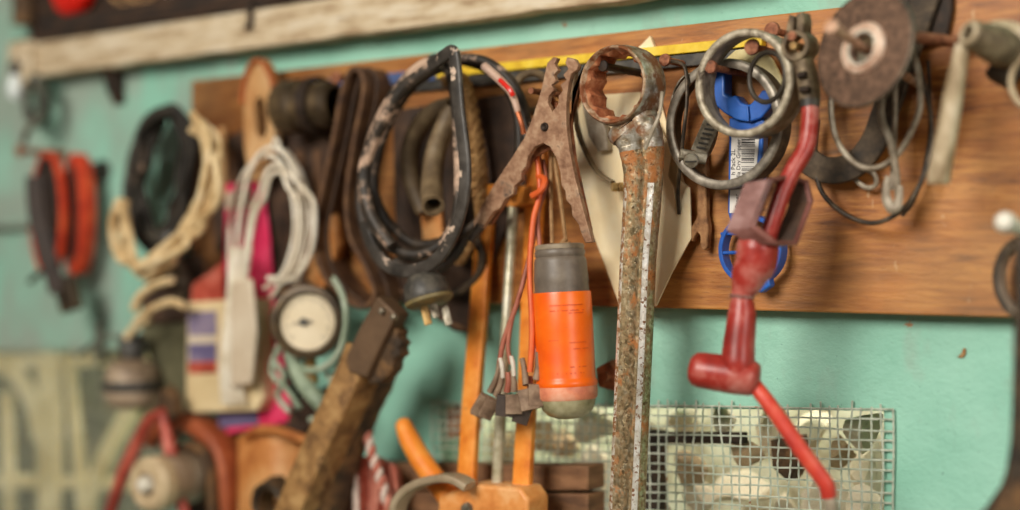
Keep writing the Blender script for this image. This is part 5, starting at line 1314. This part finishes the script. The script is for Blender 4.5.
mb = MB(); plate(mb, [(1017, 250), (1026, 250), (1026, 460), (1017, 462)], 116, 5); link('raised_rail', mb, 'dark_steel', t, bevel=1.2)
# board fixing screws
for x, y, lab in ((845, 120, 'small dark screw in the board between red cable and wire loops'), (985, 140, 'small dark screw in the bare board right of the pale rod')):
    c = W(x, y, 18); mb = MB(); lathe(mb, [(0, -.001), (.0034, -.001), (.0030, .0014), (.0012, .0018), (.001, .0008), (0, .0008)], c, -Y3, 18)
    if x > 900:
        continue

mb = MB(); plate(mb, [(957, 357), (961, 354), (963, 348), (966, 349), (965, 355), (962, 358)], 1.6, 1.2)
o = link('paint_flake', mb, 'yellow_rust', bevel=.2); tag(o, 'small ochre paint flake on the mint wall between mesh and steel bar', 'paint flake')
# ================================================================== LIGHT AND CAMERA
w = bpy.data.worlds.new('room_light'); SC.world = w; w.use_nodes = True
bg = w.node_tree.nodes['Background']; bg.inputs['Color'].default_value = (1.0, 0.88, 0.72, 1); bg.inputs['Strength'].default_value = WORLD
def area(nm, loc, target, sx, sy, power, col):
    L_ = bpy.data.lights.new(nm, 'AREA'); L_.shape = 'RECTANGLE'; L_.size = sx; L_.size_y = sy; L_.energy = power; L_.color = col
    ob = bpy.data.objects.new(nm, L_); COL.objects.link(ob); ob.location = loc
    ob.rotation_euler = (Vector(target) - Vector(loc)).to_track_quat('-Z', 'Y').to_euler(); return ob
area('doorway_daylight', (-0.55, -1.9, 0.80), (-0.1, 0, -0.02), 0.9, 0.7, P1, (1.0, 0.95, 0.86))
area('side_window_daylight', (1.75, -1.1, 0.55), (0.0, 0, 0), 0.7, 1.0, P2, (1.0, 0.95, 0.87))
x0_, x1_ = W(430, 450, 0).x, W(890, 450, 0).x
ob = area('daylight_in_the_wall_void', ((x0_ + x1_) / 2, .11, .02), ((x0_ + x1_) / 2, .10, -.4), x1_ - x0_ + .1, .09, P3, (1.0, 0.95, 0.86))  # added unseen lamp, brightens the rubble behind the mesh
x0_, x1_ = W(-60, 450, 0).x, W(175, 450, 0).x
area('daylight_in_the_far_void', ((x0_ + x1_) / 2, .11, .02), ((x0_ + x1_) / 2, .10, -.4), x1_ - x0_ + .1, .09, P4, (1.0, 0.95, 0.86))  # added unseen lamp, lifts the pale slats behind the far mesh
cam = bpy.data.cameras.new('camera'); cam.lens = 50; cam.sensor_width = 36; cam.sensor_fit = 'HORIZONTAL'; cam.clip_start = .02
co = bpy.data.objects.new('camera', cam); COL.objects.link(co); co.location = CAM
co.rotation_euler = (PI / 2, 0, PHI)
cam.dof.use_dof = True; cam.dof.focus_distance = (W(628, 150, 70) - CAM).dot(CF); cam.dof.aperture_fstop = FSTOP
SC.camera = co
vs = SC.view_settings; SC.display_settings.display_device = 'sRGB'
vs.view_transform = 'Standard'; vs.look = 'None'; vs.gamma = 1; vs.use_curve_mapping = False; vs.exposure = EXPO
SC.cycles.use_denoising = True
SC.cycles.max_bounces = 8
for o in bpy.data.objects:
    if '_o' in o:
        del o['_o']
